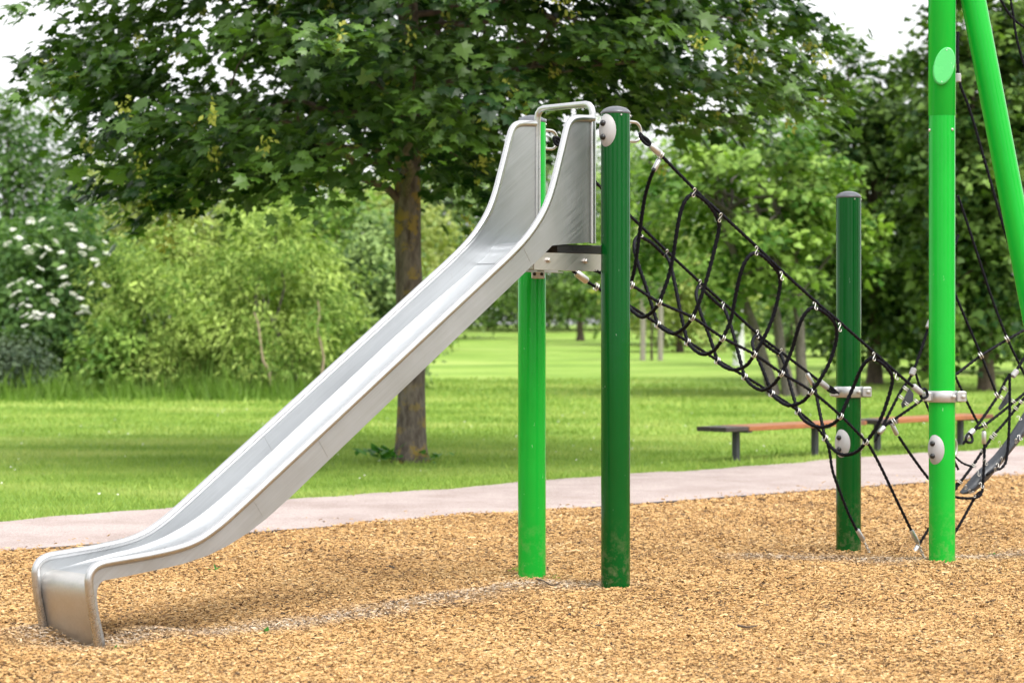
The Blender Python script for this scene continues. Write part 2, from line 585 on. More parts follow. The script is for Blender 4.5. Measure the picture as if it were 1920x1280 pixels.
# wood chips: short split prisms
rng = np.random.default_rng(7)
def chips(d0, d1, dens, size):
    xa, xb = -0.27 * d1 - 0.5, 0.27 * d1 + 0.5
    n = int((xb - xa) * (d1 - d0) * dens)
    x, y = rng.uniform(xa, xb, n), rng.uniform(d0, d1, n)
    k = (np.abs(x) < 0.245 * y + 0.35) & (y < edge_front(x) + rng.normal(0, 0.035, n) - 0.01)
    x, y = x[k], y[k]
    # a few kicked out on to the path
    m = int(25 * (d1 - d0))
    xs_ = rng.uniform(-4, 5, m)
    x = np.append(x, xs_)
    y = np.append(y, edge_front(xs_) + np.abs(rng.normal(0, 0.28, m)))
    return x, y, np.full(len(x), size)
parts = [chips(7.2, 9.6, 10000, 1.0), chips(9.6, 12.0, 6700, 1.08), chips(12.0, 15.5, 3600, 1.25), chips(15.5, 20.5, 1700, 1.6)]
x, y, sz = [np.concatenate(c) for c in zip(*parts)]
n = len(x)
pale = np.clip(1.0 * np.exp(-(seg_dist(x, y) / (0.10 + 0.06 * np.sin(5 * x + 3 * y) ** 2)) ** 2) * rng.uniform(0.2, 1.2, n), 0, 0.9)
Lc = sz * np.clip(rng.lognormal(math.log(0.0150), 0.42, n), 0.006, 0.05) * (1 - 0.35 * pale)
Wc = sz * np.clip(rng.lognormal(math.log(0.0044), 0.35, n), 0.0022, 0.011)
big_ = np.where(rng.random(n) < 0.025, 1.9, 1.0)             # a few larger splinters
Lc, Wc = Lc * big_, Wc * big_
Hc = Wc * rng.uniform(0.3, 0.7, n) / big_
yaw = rng.normal(0.1, 0.95, n)
pit = rng.normal(0, 0.24, n)
rol = rng.normal(0, 0.45, n)
cy, sy, cp, sp, cr, sr = np.cos(yaw), np.sin(yaw), np.cos(pit), np.sin(pit), np.cos(rol), np.sin(rol)
ax = np.stack([cy * cp, sy * cp, sp], -1)
ay0 = np.stack([-sy, cy, 0 * cy], -1)
az0 = np.cross(ax, ay0)
ay = ay0 * cr[:, None] + az0 * sr[:, None]
az = np.cross(ax, ay)
tmpl = np.array([[-.5, -.5, 0], [.5, -.5, 0], [.5, .5, 0], [-.5, .5, 0], [-.42, 0.05, 1], [.4, -0.05, 1]])
C = np.stack([x, y, bed_h(x, y) + rng.uniform(0.0, 0.012, n)], -1)
V = C[:, None, :] + tmpl[None, :, 0, None] * (ax * Lc[:, None])[:, None, :] + tmpl[None, :, 1, None] * (ay * Wc[:, None])[:, None, :] + tmpl[None, :, 2, None] * (az * Hc[:, None])[:, None, :]
F = np.array([[0, 1, 5], [0, 5, 4], [2, 3, 4], [2, 4, 5]])
F = (np.arange(n)[:, None, None] * 6 + F[None]).reshape(-1, 3)
tint = np.clip(rng.beta(2.2, 2.0, n) + 0.06 * np.sin(1.9 * x + 2.3 * np.sin(0.8 * y)) * np.sin(2.4 * y + 1.7 * np.sin(1.1 * x)) + 0.05 * np.sin(7 * x + 3 * y) - 0.03 + np.where(rng.random(n) < 0.05, -0.6, 0), 0, 1)
tag(link('wood_chips', np_mesh('wood_chips', V.reshape(-1, 3), F, M['chip'], {'tint': np.repeat(tint, 6), 'pale': np.repeat(pale, 6)})),
    'golden brown wood chips covering the playground floor', 'wood chips', kind='stuff')
N_CHIPS = n

# grass blades
def grass_mat():
    m, N, L, p = new_mat('grass_blade')
    v = coords(N)
    f = noise(N, L, 0.55, 6, mapped(N, L, v, (0.5, 1.0, 1)), 0.6)
    c = ramp(N, L, f, [(0.3, (0.15, 0.275, 0.036)), (0.5, (0.265, 0.405, 0.07)), (0.7, (0.42, 0.52, 0.14))])
    c = mix(N, L, attr(N, 'tint'), mix(N, L, 1.0, c, (0.75, 0.85, 0.8), 'MULTIPLY'), mix(N, L, 1.0, c, (1.5, 1.25, 1.5), 'MULTIPLY'))
    L.new(c, p.inputs['Base Color'])
    p.inputs['Roughness'].default_value = 0.5
    p.inputs['Specular IOR Level'].default_value = 0.12
    t = N.new('ShaderNodeBsdfTranslucent')
    L.new(c, t.inputs['Color'])
    x = N.new('ShaderNodeMixShader')
    x.inputs[0].default_value = 0.35
    L.new(p.outputs[0], x.inputs[1])
    L.new(t.outputs[0], x.inputs[2])
    L.new(x.outputs[0], N['Material Output'].inputs[0])
    return m
M['grass'] = grass_mat()

def blades(x, y, h, w, lean):
    n = len(x)
    a = rng.uniform(0, 6.283, n)
    b = rng.uniform(0, 6.283, n)
    base = np.stack([x, y, ground_z(y) - 0.004], -1)
    side = np.stack([np.cos(a), np.sin(a), 0 * a], -1) * (w / 2)[:, None]
    tip = base + np.stack([np.cos(b) * lean * h, np.sin(b) * lean * h, h], -1)
    V = np.stack([base - side, base + side, tip], 1).reshape(-1, 3)
    return V, np.arange(3 * n).reshape(-1, 3), np.repeat(np.clip(rng.beta(2, 2.4, n), 0, 1), 3)

def scatter(d0, d1, dens, margin=0.3):
    xa, xb = -0.26 * d1 - 0.5, 0.26 * d1 + 0.5
    n = int((xb - xa) * (d1 - d0) * dens)
    x, y = rng.uniform(xa, xb, n), rng.uniform(d0, d1, n)
    k = (np.abs(x) < 0.24 * y + margin) & (y > edge_back(x) + rng.normal(0, 0.05, n))
    return x[k], y[k]

bx, by, bh, bw = [], [], [], []
for d0, d1, dens, h, w in ((13.5, 20, 2600, 0.026, 0.006), (20, 26, 1300, 0.030, 0.0085), (26, 34, 520, 0.038, 0.013), (34, 48, 200, 0.045, 0.022)):
    x, y = scatter(d0, d1, dens)
    s = rng.lognormal(0, 0.3, len(x))
    # lusher along the path edge and round the tree foot
    lush = 1 + 0.5 * np.exp(-((y - edge_back(x)) / 0.45) ** 2) + 0.8 * np.exp(-(np.hypot(x + 0.95, y - 20.9) / 0.5) ** 2)
    bx.append(x); by.append(y); bh.append(h * s * lush); bw.append(w * s)
bx, by, bh, bw = [np.concatenate(q) for q in (bx, by, bh, bw)]
V, F, T = blades(bx, by, bh, bw, rng.uniform(0.2, 1.1, len(bx)))
tag(link('grass', np_mesh('grass', V, F, M['grass'], {'tint': T})), 'short mown green grass behind the gravel path', 'grass', kind='stuff')
N_GRASS = len(bx)

# uncut verge in front of the shrubs
n = 15000
x = rng.uniform(-11.5, -3.0, n)
y = 39.6 + rng.normal(0, 0.9, n) + 0.4 * np.sin(x * 1.7) - 0.02 * x
hh = rng.lognormal(math.log(0.20), 0.5, n) * (0.5 + 0.9 * np.sin(x * 2.3 + 1.3 * np.sin(y * 2)) ** 2)
V, F, T = blades(x, y, hh, rng.uniform(0.02, 0.05, n), rng.uniform(0.1, 0.7, n))
tag(link('tall_grass', np_mesh('tall_grass', V, F, leaf_mat('verge_grass', (0.07, 0.14, 0.02), (0.20, 0.31, 0.06), 0.5, 0.35), {'tint': T})),
    'uncut tall grass along the foot of the shrubs', 'grass', kind='stuff')

# ------------------------------------------------------------------ foliage
def leaf_template(kind):
    if kind == 'maple':
        half = [(0.34, -0.10), (0.27, 0.10), (0.56, 0.22), (0.36, 0.36), (0.40, 0.62), (0.18, 0.56)]
        out = [(0, 0.02)] + half + [(0, 0.98)] + [(-a, b) for a, b in half[::-1]]
        P = [(0, 0.26, 0)] + [(a, b, -0.16 * abs(a) - 0.12 * b * b) for a, b in out]
        k = len(out)
        return np.array(P, float), np.array([(0, 1 + i, 1 + (i + 1) % k) for i in range(k)])
    if kind == 'star':
        half = [(0.32, -0.05), (0.52, 0.28), (0.30, 0.45)]
        out = [(0, 0)] + half + [(0, 0.95)] + [(-a, b) for a, b in half[::-1]]
        P = [(a, b, -0.2 * abs(a) - 0.1 * b * b) for a, b in out]
        return np.array(P, float), np.array([(0, 1, 2), (0, 2, 3), (0, 3, 4), (0, 4, 5), (0, 5, 6), (0, 6, 7)])
    if kind == 'oval':
        P = [(0, 0, 0), (0.3, 0.42, -0.06), (0, 1.0, -0.15), (-0.3, 0.42, -0.06)]
        return np.array(P, float), np.array([(0, 1, 2), (0, 2, 3)])
    P = [(0, 0, 0), (0.15, 0.4, 0), (0, 1.0, -0.2), (-0.15, 0.4, 0)]            # lance
    return np.array(P, float), np.array([(0, 1, 2), (0, 2, 3)])

def leaves(P, Nrm, Tip, size, kind):
    tv, tf = leaf_template(kind)
    Nrm = unit(Nrm)
    Tip = unit(Tip - Nrm * np.sum(Tip * Nrm, -1, keepdims=True))
    Sd = np.cross(Tip, Nrm)
    s = size[:, None, None]
    V = P[:, None, :] + s * (tv[None, :, 0, None] * Sd[:, None, :] + tv[None, :, 1, None] * Tip[:, None, :] + tv[None, :, 2, None] * Nrm[:, None, :])
    F = (np.arange(len(P))[:, None, None] * len(tv) + tf[None]).reshape(-1, 3)
    return V.reshape(-1, 3), F, len(tv)

def pads(rg, centers, out, n_each, rad, flat, size, kind, droop=0.35, up=0.9, jit=0.6):
    """sprays of leaves round each centre; out = outward direction of each spray"""
    m = len(centers)
    rad = np.broadcast_to(rad, (m,))
    idx = np.repeat(np.arange(m), n_each)
    n = len(idx)
    r = rad[idx] * np.sqrt(rg.random(n))
    a = rg.uniform(0, 6.283, n)
    o = unit(out * np.array([1, 1, 0.25]))[idx]
    sidev = unit(np.cross(o, np.array([0, 0, 1.0])) + 1e-6)
    g = rg.normal(0, 1, n) * flat * rad[idx]
    along = np.cos(a) * r * 1.15
    P = centers[idx] + o * along[:, None] + sidev * (np.sin(a) * r)[:, None]
    P[:, 2] += g - droop * np.maximum(along, 0) - 0.12 * r
    Nrm = np.array([0, 0, up]) + 0.45 * o + rg.normal(0, jit, (n, 3)) * np.array([1, 1, 0.6])
    Tip = o + rg.normal(0, 0.7, (n, 3)) - np.array([0, 0, 0.5])
    s = size * rg.lognormal(0, 0.25, n)
    V, F, k = leaves(P, Nrm, Tip, s, kind)
    tone = np.clip(rg.normal(0.42, 0.27, m)[idx] + rg.normal(0, 0.22, n), 0, 1)
    return V, F, np.repeat(tone, k)

def limb(mb, a, b, r0, r1, rg, sag=0.15, k=7, n=7):
    a, b = np.asarray(a, float), np.asarray(b, float)
    t = np.linspace(0, 1, k)[:, None]
    L_ = np.linalg.norm(b - a)
    P = a + (b - a) * t + np.array([0, 0, sag * L_]) * np.sin(np.pi * t) + rg.normal(0, 0.025 * L_, (k, 3)) * np.sin(np.pi * t)
    mb.tube(P, np.linspace(r0, r1, k), n, caps=False)
    return P

def shell_points(rg, n, centre, radii, inner=0.45, zmin=-1.0):
    out = []
    while len(out) < n:
        d = unit(rg.normal(0, 1, 3))
        if d[2] < zmin:
            continue
        r = inner + (1 - inner) * rg.random() ** 0.55
        out.append(d * r)
    D = np.array(out)
    # lumpy outline
    w = 1 + 0.16 * np.sin(D[:, 0] * 5 + centre[0]) * np.cos(D[:, 2] * 4 + centre[1]) + rg.normal(0, 0.06, n)
    return np.array(centre) + D * np.array(radii) * w[:, None], D

def tree(name, label, px, d, top, bottom, hw, leaf, lmat, bark, n_pads, per, pad_r, trunk_r=0.11, cat='tree', group=None, kind='oval',
         stems=1, seed=1, trunk_px=None, lean=0.0, depth=0.85, inner=0.35, droop=0.35, flat=0.28, limbs=9, taper=0.25, flare=1.5):
    """a tree at depth d whose crown spans rows top..bottom and px +- hw in the photo"""
    rg = np.random.default_rng(seed)
    gz = float(ground_z(d))
    c_top, c_bot = at(px, top, d)[2], at(px, bottom, d)[2]
    c_bot = max(c_bot, gz + 0.05)
    cx = (px - 960) / FPX * d
    rx = hw / FPX * d
    bx_ = cx if trunk_px is None else (trunk_px - 960) / FPX * d
    base = np.array([bx_, d, gz])
    centre = np.array([cx, d, (c_top + c_bot) / 2])
    radii = np.array([rx, rx * depth, (c_top - c_bot) / 2])
    root = empty(name, base, label, cat, group)
    pc, D = shell_points(rg, n_pads, centre, radii * np.array([1, 1, 0.95]), inner)
    pc[:, 2] = np.maximum(pc[:, 2], gz + 0.15)
    V, F, T = pads(rg, pc, pc - centre + np.array([0, 0, 0.001]), per, pad_r, flat, leaf, kind, droop)
    link('crown', np_mesh('crown', V - base, F, lmat, {'tint': T}), root)
    for i in range(stems):
        mb = MB(base)
        off = np.array([(i - (stems - 1) / 2) * trunk_r * 2.6, rg.uniform(-.1, .1) * (stems > 1), 0])
        topz = centre[2] + radii[2] * 0.55
        tip = np.array([cx + (i - (stems - 1) / 2) * rx * 0.35, d, topz])
        t = np.linspace(0, 1, 12)[:, None]
        P = base + off + (tip - base - off) * t + rg.normal(0, trunk_r * 0.25, (12, 3)) * np.sin(np.pi * t)
        P[:, 0] += lean * np.sin(np.pi * t[:, 0])
        r = trunk_r * np.interp(t[:, 0], [0, 0.04, 0.12, 1], [flare, 0.5 + 0.5 * flare - 0.1, 1.0, taper])
        P[0, 2] -= 0.05
        mb.tube(P, r, 10)
        for j in rg.choice(n_pads, min(limbs, n_pads), replace=False):
            q = P[int(rg.integers(4, 11))]
            limb(mb, q, pc[j], trunk_r * 0.42, trunk_r * 0.1, rg, 0.08, 6, 6)
        mb.build('trunk', bark, root)
    return root, pc, centre, radii

# --- the big maple behind the slide
def maple():
    rg = np.random.default_rng(21)
    d0 = 20.9
    base = np.array([(770 - 960) / FPX * d0, d0, 0.0])
    root = empty('maple_tree', base, 'large dark green maple with a lichen-spotted trunk standing right behind the slide', 'tree')
    # underside of the crown across its width (photo column -> row of the lowest leaves)
    prof_px = [20, 60, 110, 170, 215, 330, 450, 540, 600, 650, 700, 745, 800, 850, 900, 950, 1010, 1100, 1180, 1240, 1300, 1400, 1500, 1570, 1620]
    prof_y = [90, 140, 200, 255, 370, 412, 402, 330, 385, 395, 320, 265, 290, 375, 395, 255, 225, 205, 185, 250, 235, 265, 285, 290, 180]
    px_x = (np.array(prof_px) - 960) / FPX * d0
    px_z = EYE + (HZ - np.array(prof_y)) / FPX * d0
    cx, cz = -0.72, 4.25
    rx, ry, rz = 3.65, 3.4, 2.9
    pts = []
    while len(pts) < 450:
        u = rg.uniform(-1, 1, 3)
        r = np.linalg.norm(u * np.array([1, 1, 1]))
        if r > 1 or r < 0.42 * rg.random() ** 0.3:
            continue
        p = np.array([cx + rx * u[0], d0 + ry * u[1], cz + rz * u[2]])
        low = np.interp(p[0], px_x, px_z) + 0.16 + 0.25 * abs(u[1]) * rg.random()
        if p[2] < low:
            if rg.random() < 0.16:
                p[2] = low + 0.15 * rg.random()
            else:
                continue
        # left shoulder and right shoulder of the outline
        if p[0] > 1.9 and p[2] > 4.25 - 0.55 * (p[0] - 2.2) + 0.35 and p[2] < 6.0:
            continue
        pts.append(p)
    # open pockets where the sky shows through the middle of the crown
    pts = np.array(pts)
    axis = np.array([base[0], d0, 3.6])
    V, F, T = pads(rg, pts, pts - axis, 84, rg.uniform(0.36, 0.6, len(pts)), 0.17, 0.112, 'maple', 0.38, 1.0, 0.5)
    link('crown', np_mesh('crown', V - base, F, M['maple'], {'tint': T}), root)
    # hanging bunches of winged seeds
    k = rg.choice(len(pts), 300, replace=False)
    k = k[pts[k][:, 1] < d0 + 0.8]
    sp = pts[k] + rg.normal(0, 0.22, (len(k), 3)) + np.array([0, -0.2, -0.12])
    idx = np.repeat(np.arange(len(sp)), 18)
    P = sp[idx] + rg.normal(0, 1, (len(idx), 3)) * np.array([0.03, 0.03, 0.055])
    Nn = rg.normal(0, 1, (len(idx), 3))
    Tp = rg.normal(0, 0.7, (len(idx), 3)) - np.array([0, 0, 0.8])
    V, F, kk = leaves(P, Nn, Tp, rg.uniform(0.04, 0.068, len(idx)), 'oval')
    o = link('seed_bunches', np_mesh('seed_bunches', V - base, F, M['samara'], {'tint': np.repeat(rg.random(len(idx)), kk)}), root)
    o['kind'] = 'stuff'
    # trunk
    mb = MB(base)
    zz = np.array([-0.1, 0.0, 0.05, 0.12, 0.25, 0.5, 0.9, 1.3, 1.7, 2.1, 2.5, 2.9, 3.3, 4.0, 5.0, 6.2, 7.4])
    rr = np.array([.21, .185, .165, .150, .140, .134, .130, .128, .127, .126, .124, .122, .115, .10, .08, .055, .02])
    P = np.stack([base[0] + 0.012 * np.sin(zz * 2.1) - 0.008 * zz, d0 + 0.02 * np.sin(zz * 1.3), zz], -1)
    P = smooth_path(P, 4)
    R_ = np.interp(P[:, 2], zz, rr) * (1 + 0.018 * np.sin(P[:, 2] * 9) + rg.normal(0, 0.008, len(P)))
    mb.tube(P, R_, 20)
    mb.build('trunk', M['bark'], root)
    for j in range(26):
        z0 = 2.35 + 4.2 * (j / 26) ** 1.2
        far = pts[rg.integers(len(pts))]
        cand = pts[np.argsort(np.abs((pts[:, 2] - z0 - 0.4)) + rg.uniform(0, 1.2, len(pts)))[:60]]
        far = cand[rg.integers(len(cand))]
        mb = MB(base)
        a = np.array([np.interp(z0, P[:, 2], P[:, 0]), d0, z0])
        Q = limb(mb, a, far, 0.045 * (1 - 0.5 * j / 26), 0.008, rg, 0.10, 10, 8)
        near = pts[np.argsort(np.linalg.norm(pts - Q[6], axis=1))[:7]]
        for q in near:
            limb(mb, Q[rg.integers(4, 9)], q, 0.014, 0.004, rg, 0.04, 5, 5)
        mb.build('branch', M['bark_brown'], root)
    return root
maple()

# --- the trees and shrubs beyond the lawn
G_FAR = 'trees along the far side of the lawn'
tree('linden_tree', 'fresh green tree with several slim grey trunks seen through the rope net', 1395, 40, 175, 600, 235, 0.135, M['leaf_fresh'], M['bark_grey'],
     150, 60, 0.42, 0.10, stems=3, seed=3, trunk_px=1480, kind='star', limbs=10, group=G_FAR)
tree('maple_tree', 'dense dark maple rising behind the rear dark green post', 1640, 45, 45, 690, 165, 0.14, M['leaf_dark'], M['bark_brown'],
     210, 70, 0.5, 0.13, seed=4, kind='star', group=G_FAR)
tree('maple_tree', 'dense dark maple reaching out of the frame behind the bright green pole', 1850, 42, -130, 690, 170, 0.14, M['leaf_dark'], M['bark_brown'],
     280, 66, 0.48, 0.13, seed=5, kind='star', group=G_FAR)
tree('broadleaf_tree', 'bushy dark tree between the rear post and the bright pole, behind the benches', 1740, 52, 160, 700, 150, 0.18, M['leaf_dark'], M['bark_brown'],
     170, 50, 0.6, 0.12, seed=6, kind='star', group=G_FAR)
tree('broadleaf_tree', 'dark leafy tree at the edge of the frame beyond the climbing net', 1985, 50, -60, 700, 130, 0.18, M['leaf_dark'], M['bark_brown'],
     170, 50, 0.6, 0.12, seed=16, kind='star', group=G_FAR)
tree('broadleaf_tree', 'yellow-green tree behind the white trunk, low and bushy', 1275, 72, 400, 640, 120, 0.2, M['leaf_yellow'], M['bark_brown'],
     90, 45, 0.75, 0.10, seed=7, group=G_FAR)
tree('broadleaf_tree', 'tall mid green tree behind the yellow-green bushy one', 1240, 84, 225, 640, 150, 0.22, M['leaf_fresh'], M['bark_brown'],
     190, 52, 0.9, 0.12, seed=8, group=G_FAR)
tree('broadleaf_tree', 'tall green tree far behind the slim grey trunks', 1480, 80, 160, 640, 180, 0.22, M['leaf_mid'], M['bark_brown'],
     190, 52, 0.9, 0.12, seed=9, group=G_FAR)
tree('young_tree', 'small dark tree on a thin trunk seen between the two slide posts', 1088, 92, 470, 592, 62, 0.17, M['leaf_dark'], M['bark_brown'],
     60, 40, 0.5, 0.14, seed=10, group=G_FAR)
tree('broadleaf_tree', 'hazy pale green tree seen between the maple trunk and the slide', 850, 96, 265, 610, 130, 0.24, M['leaf_mid'], M['bark_brown'],
     220, 50, 1.0, 0.12, seed=11, group=G_FAR)
tree('broadleaf_tree', 'tall pale green tree behind the bright green slide post', 1010, 108, 255, 615, 130, 0.26, M['leaf_mid'], M['bark_brown'],
     190, 52, 1.1, 0.12, seed=12, group=G_FAR)
tree('broadleaf_tree', 'green tree far behind the front dark green post', 1150, 112, 250, 615, 125, 0.26, M['leaf_mid'], M['bark_brown'],
     180, 50, 1.15, 0.12, seed=13, group=G_FAR)
tree('broadleaf_tree', 'tree with a pale bare stem above the elder blossoms', 15, 58, 140, 640, 150, 0.15, M['elder'], M['bark_grey'],
     290, 55, 0.7, 0.12, seed=14, trunk_px=14, group=G_FAR)
tree('broadleaf_tree', 'yellowish tree behind the gap between elder and willow bushes', 255, 64, 255, 660, 150, 0.19, M['leaf_yellow'], M['bark_brown'],
     190, 52, 0.8, 0.12, seed=15, group=G_FAR)
tree('broadleaf_tree', 'tall mid green tree behind the pale willow bush', 420, 68, 225, 660, 150, 0.2, M['leaf_mid'], M['bark_brown'],
     190, 52, 0.85, 0.12, seed=17, group=G_FAR)
tree('broadleaf_tree', 'fresh green tree behind the willow thicket, under the maple crown', 580, 66, 265, 660, 150, 0.2, M['leaf_fresh'], M['bark_brown'],
     190, 52, 0.85, 0.12, seed=18, group=G_FAR)
tree('broadleaf_tree', 'pale yellow-green tree behind the maple trunk', 720, 74, 285, 650, 140, 0.21, M['leaf_yellow'], M['bark_brown'],
     190, 52, 0.9, 0.12, seed=19, group=G_FAR)

tree('hedge_shrub', 'dark low shrub at the lawn end beside the bright green post', 915, 112, 520, 612, 75, 0.2, M['leaf_dark'], M['bark_brown'], 60, 45, 0.7, 0.06, 'shrub', seed=31, kind='oval', limbs=3)
tree('hedge_shrub', 'dark low shrub at the lawn end between the two slide posts', 1065, 116, 525, 612, 80, 0.2, M['leaf_dark'], M['bark_brown'], 60, 45, 0.7, 0.06, 'shrub', seed=32, kind='oval', limbs=3)
tree('hedge_shrub', 'dark low shrub at the lawn end behind the tree stakes', 1230, 116, 540, 612, 95, 0.2, M['leaf_mid'], M['bark_brown'], 60, 45, 0.7, 0.06, 'shrub', seed=33, kind='oval', limbs=3)
tree('hedge_shrub', 'dark low shrub at the lawn end behind the white trunk', 1400, 108, 530, 615, 100, 0.2, M['leaf_dark'], M['bark_brown'], 60, 45, 0.7, 0.06, 'shrub', seed=34, kind='oval', limbs=3)
tree('hedge_shrub', 'dark low shrub at the lawn end behind the maple trunk', 770, 104, 500, 615, 95, 0.2, M['leaf_dark'], M['bark_brown'], 60, 45, 0.7, 0.06, 'shrub', seed=35, kind='oval', limbs=3)

for px_, d_, tp_, hw_, sd_, lb_ in ((985, 119, 505, 70, 68, 'green hedge bush at the far lawn end, just beside the bright slide post'), (1145, 120, 505, 75, 69, 'green hedge bush at the far lawn end, behind the front dark post'),
                                    (1315, 119, 500, 80, 70, 'green hedge bush at the far lawn end, between stakes and birch'), (845, 117, 500, 75, 71, 'green hedge bush at the far lawn end, between maple trunk and slide'),
                                    (1500, 112, 500, 90, 72, 'green hedge bush at the far lawn end, behind the slim grey trunks'),
                                    (140, 82, 420, 120, 61, 'deep green thicket far behind the elder bush'), (330, 84, 430, 120, 62, 'deep green thicket far behind the first willow bush'),
                                    (500, 80, 430, 120, 63, 'deep green thicket far behind the broad willow bush'), (655, 82, 430, 110, 64, 'deep green thicket far behind the bush at the maple trunk'),
                                    (1560, 66, 430, 110, 65, 'deep shady thicket behind the rear post'), (1710, 64, 420, 110, 66, 'deep shady thicket behind the far bench'),
                                    (1870, 62, 420, 110, 67, 'deep shady thicket behind the climbing net')):
    tree('hedge_shrub', lb_, px_, d_, tp_, 660, hw_, 0.22, M['leaf_dark'], M['bark_brown'], 80, 40, 0.75, 0.06, 'shrub', seed=sd_, limbs=3, group=G_FAR)

def bush(name, label, px, d, top, bottom, hw, leaf, lmat, n_pads, per, pad_r, seed, kind='lance', stems=9, droop=0.5, dead=0):
    rg = np.random.default_rng(seed)
    gz = float(ground_z(d))
    base = np.array([(px - 960) / FPX * d, d, gz])
    zt, zb = at(px, top, d)[2], max(at(px, bottom, d)[2], gz)
    centre = base + np.array([0, 0, (zt - gz) * 0.42])
    rx = hw / FPX * d
    radii = np.array([rx, rx * 1.15, (zt - gz) * 0.58])
    root = empty(name, base, label, 'shrub', 'flowering and leafy shrubs along the lawn')
    pc, D = shell_points(rg, n_pads, centre, radii, 0.35, -0.75)
    pc[:, 2] = np.clip(pc[:, 2], zb + 0.1, None)
    V, F, T = pads(rg, pc, pc - centre + np.array([0, -0.2, 0.1]), per, pad_r, 0.45, leaf, kind, droop, 0.7, 0.6)
    link('crown', np_mesh('crown', V - base, F, lmat, {'tint': T}), root)
    for i in range(stems):
        mb = MB(base)
        a = base + np.array([rg.uniform(-.35, .35) * rx, rg.uniform(-.3, .3) * rx, -0.03])
        limb(mb, a, pc[rg.integers(n_pads)], 0.035, 0.008, rg, 0.12, 8, 6)
        mb.build('stem', M['bark_grey'], root)
    for i in range(dead):
        mb = MB(base)
        x0 = base[0] + rg.uniform(-0.1, 0.9) * rx
        a = np.array([x0, d - radii[1] * 1.02, gz + rg.uniform(0, 0.4)])
        limb(mb, a, a + np.array([rg.uniform(-.4, .4), rg.uniform(0, .3), rg.uniform(0.8, 1.7)]), 0.03, 0.012, rg, 0.05, 7, 6)
        mb.build('dry_stalk', M['dead'], root)
    return root, base

bush('willow_shrub', 'pale green willow bush next to the elder, its twigs arching outwards', 310, 41.5, 425, 680, 150, 0.115, M['willow'], 190, 90, 0.33, 41, stems=7)
bush('willow_shrub', 'broad pale green willow bush with dry stalks, before the maple trunk', 520, 41, 385, 680, 165, 0.115, M['willow'], 240, 90, 0.33, 42, stems=9, dead=2)
bush('willow_shrub', 'darker leafy bush beside the maple trunk, reaching behind the slide', 690, 43.5, 400, 680, 120, 0.115, M['leaf_mid'], 190, 70, 0.34, 43, kind='oval', stems=6)
bush('willow_shrub', 'low bright bush filling the foot between elder and willow', 205, 40.5, 590, 715, 70, 0.12, M['leaf_fresh'], 50, 60, 0.3, 44, kind='oval', stems=4)
bush('dusky_shrub', 'low dull green shrub under the elder at the lawn edge', 30, 40, 625, 720, 75, 0.10, M['purple'], 60, 60, 0.28, 45, kind='oval', stems=4)
elder, eb = bush('elder_shrub', 'dark green elder bush covered with flat white flower heads', 105, 43, 385, 680, 160, 0.14, M['elder'], 240, 65, 0.36, 46, kind='oval', stems=8, droop=0.3)
heads = [(57, 418), (80, 413), (95, 429), (131, 423), (15, 458), (50, 465), (70, 462), (82, 480), (89, 467), (115, 474), (153, 462), (154, 477), (172, 467), (197, 455), (177, 488), (200, 476),
         (38, 526), (57, 531), (71, 538), (94, 553), (102, 565), (23, 575), (41, 571), (47, 592), (69, 588), (82, 589), (47, 612), (70, 597), (160, 585), (175, 588), (150, 560), (120, 520)]
fm = []
for v in range(3):
    rg = np.random.default_rng(60 + v)
    mb = MB()
    for i in range(34):
        a, r = rg.uniform(0, 6.283), 0.085 * math.sqrt(rg.random())
        mb.box((math.cos(a) * r * 1.2, math.sin(a) * r, 0.03 - 2.2 * r * r + rg.uniform(-.006, .006)), (0.024, 0.024, 0.012), None)
    o = mb.build('flower_head', M['blossom'])
    fm.append(o.data)
    bpy.data.objects.remove(o)
rg = np.random.default_rng(66)
heads += [(int(a_), int(b_)) for a_, b_ in zip(rg.uniform(5, 215, 24), rg.uniform(410, 600, 24))]
for i, (hx, hy) in enumerate(heads):
    o = link('flower_head', fm[i % 3], elder)
    off = abs(hx - 105) / 160.0
    dd = 43 - 1.95 * math.sqrt(max(0.05, 1 - off * off)) - 0.45
    p = at(hx, hy, dd) - eb
    o.location = p
    o.rotation_euler = (rg.uniform(0.35, 0.8), rg.uniform(-.3, .3), rg.uniform(0, 6))
    sc = rg.uniform(0.6, 0.95)
    o.scale = (sc, sc, sc)

# white-barked tree and the staked sapling
root, _, _, _ = tree('birch_tree', 'slim birch with a white trunk showing through the rope net', 1385, 56, 380, 520, 75, 0.12, M['leaf_fresh'], M['bark_white'],
                     50, 40, 0.45, 0.135, seed=51, limbs=6, taper=0.7, flare=1.15)
dS = 60.0
gS = float(ground_z(dS))
sroot = empty('tree_stake', ((1221 - 960) / FPX * dS, dS, gS), 'grey wooden tree stakes with crossbars far out on the lawn', 'stake')
so = np.array(sroot.location)
for px_ in (1205, 1238):
    x0 = (px_ - 960) / FPX * dS
    mb = MB(so)
    mb.tube([(x0, dS, gS - 0.1), (x0 + 0.01, dS, gS + 1.0), (x0, dS, gS + 2.05)], 0.075, 10)
    mb.build('stake_post', M['stake'], sroot)
for zc in (1.95, 1.72):
    mb = MB(so)
    mb.box(((1221 - 960) / FPX * dS, dS - 0.09, gS + zc), (0.62, 0.03, 0.11))
    mb.build('crossbar', M['stake'], sroot)
tree('young_tree', 'thin young tree held between the wooden stakes', 1222, 60.2, 430, 545, 55, 0.14, M['leaf_fresh'], M['bark_brown'], 45, 40, 0.42, 0.03, seed=52, limbs=5)

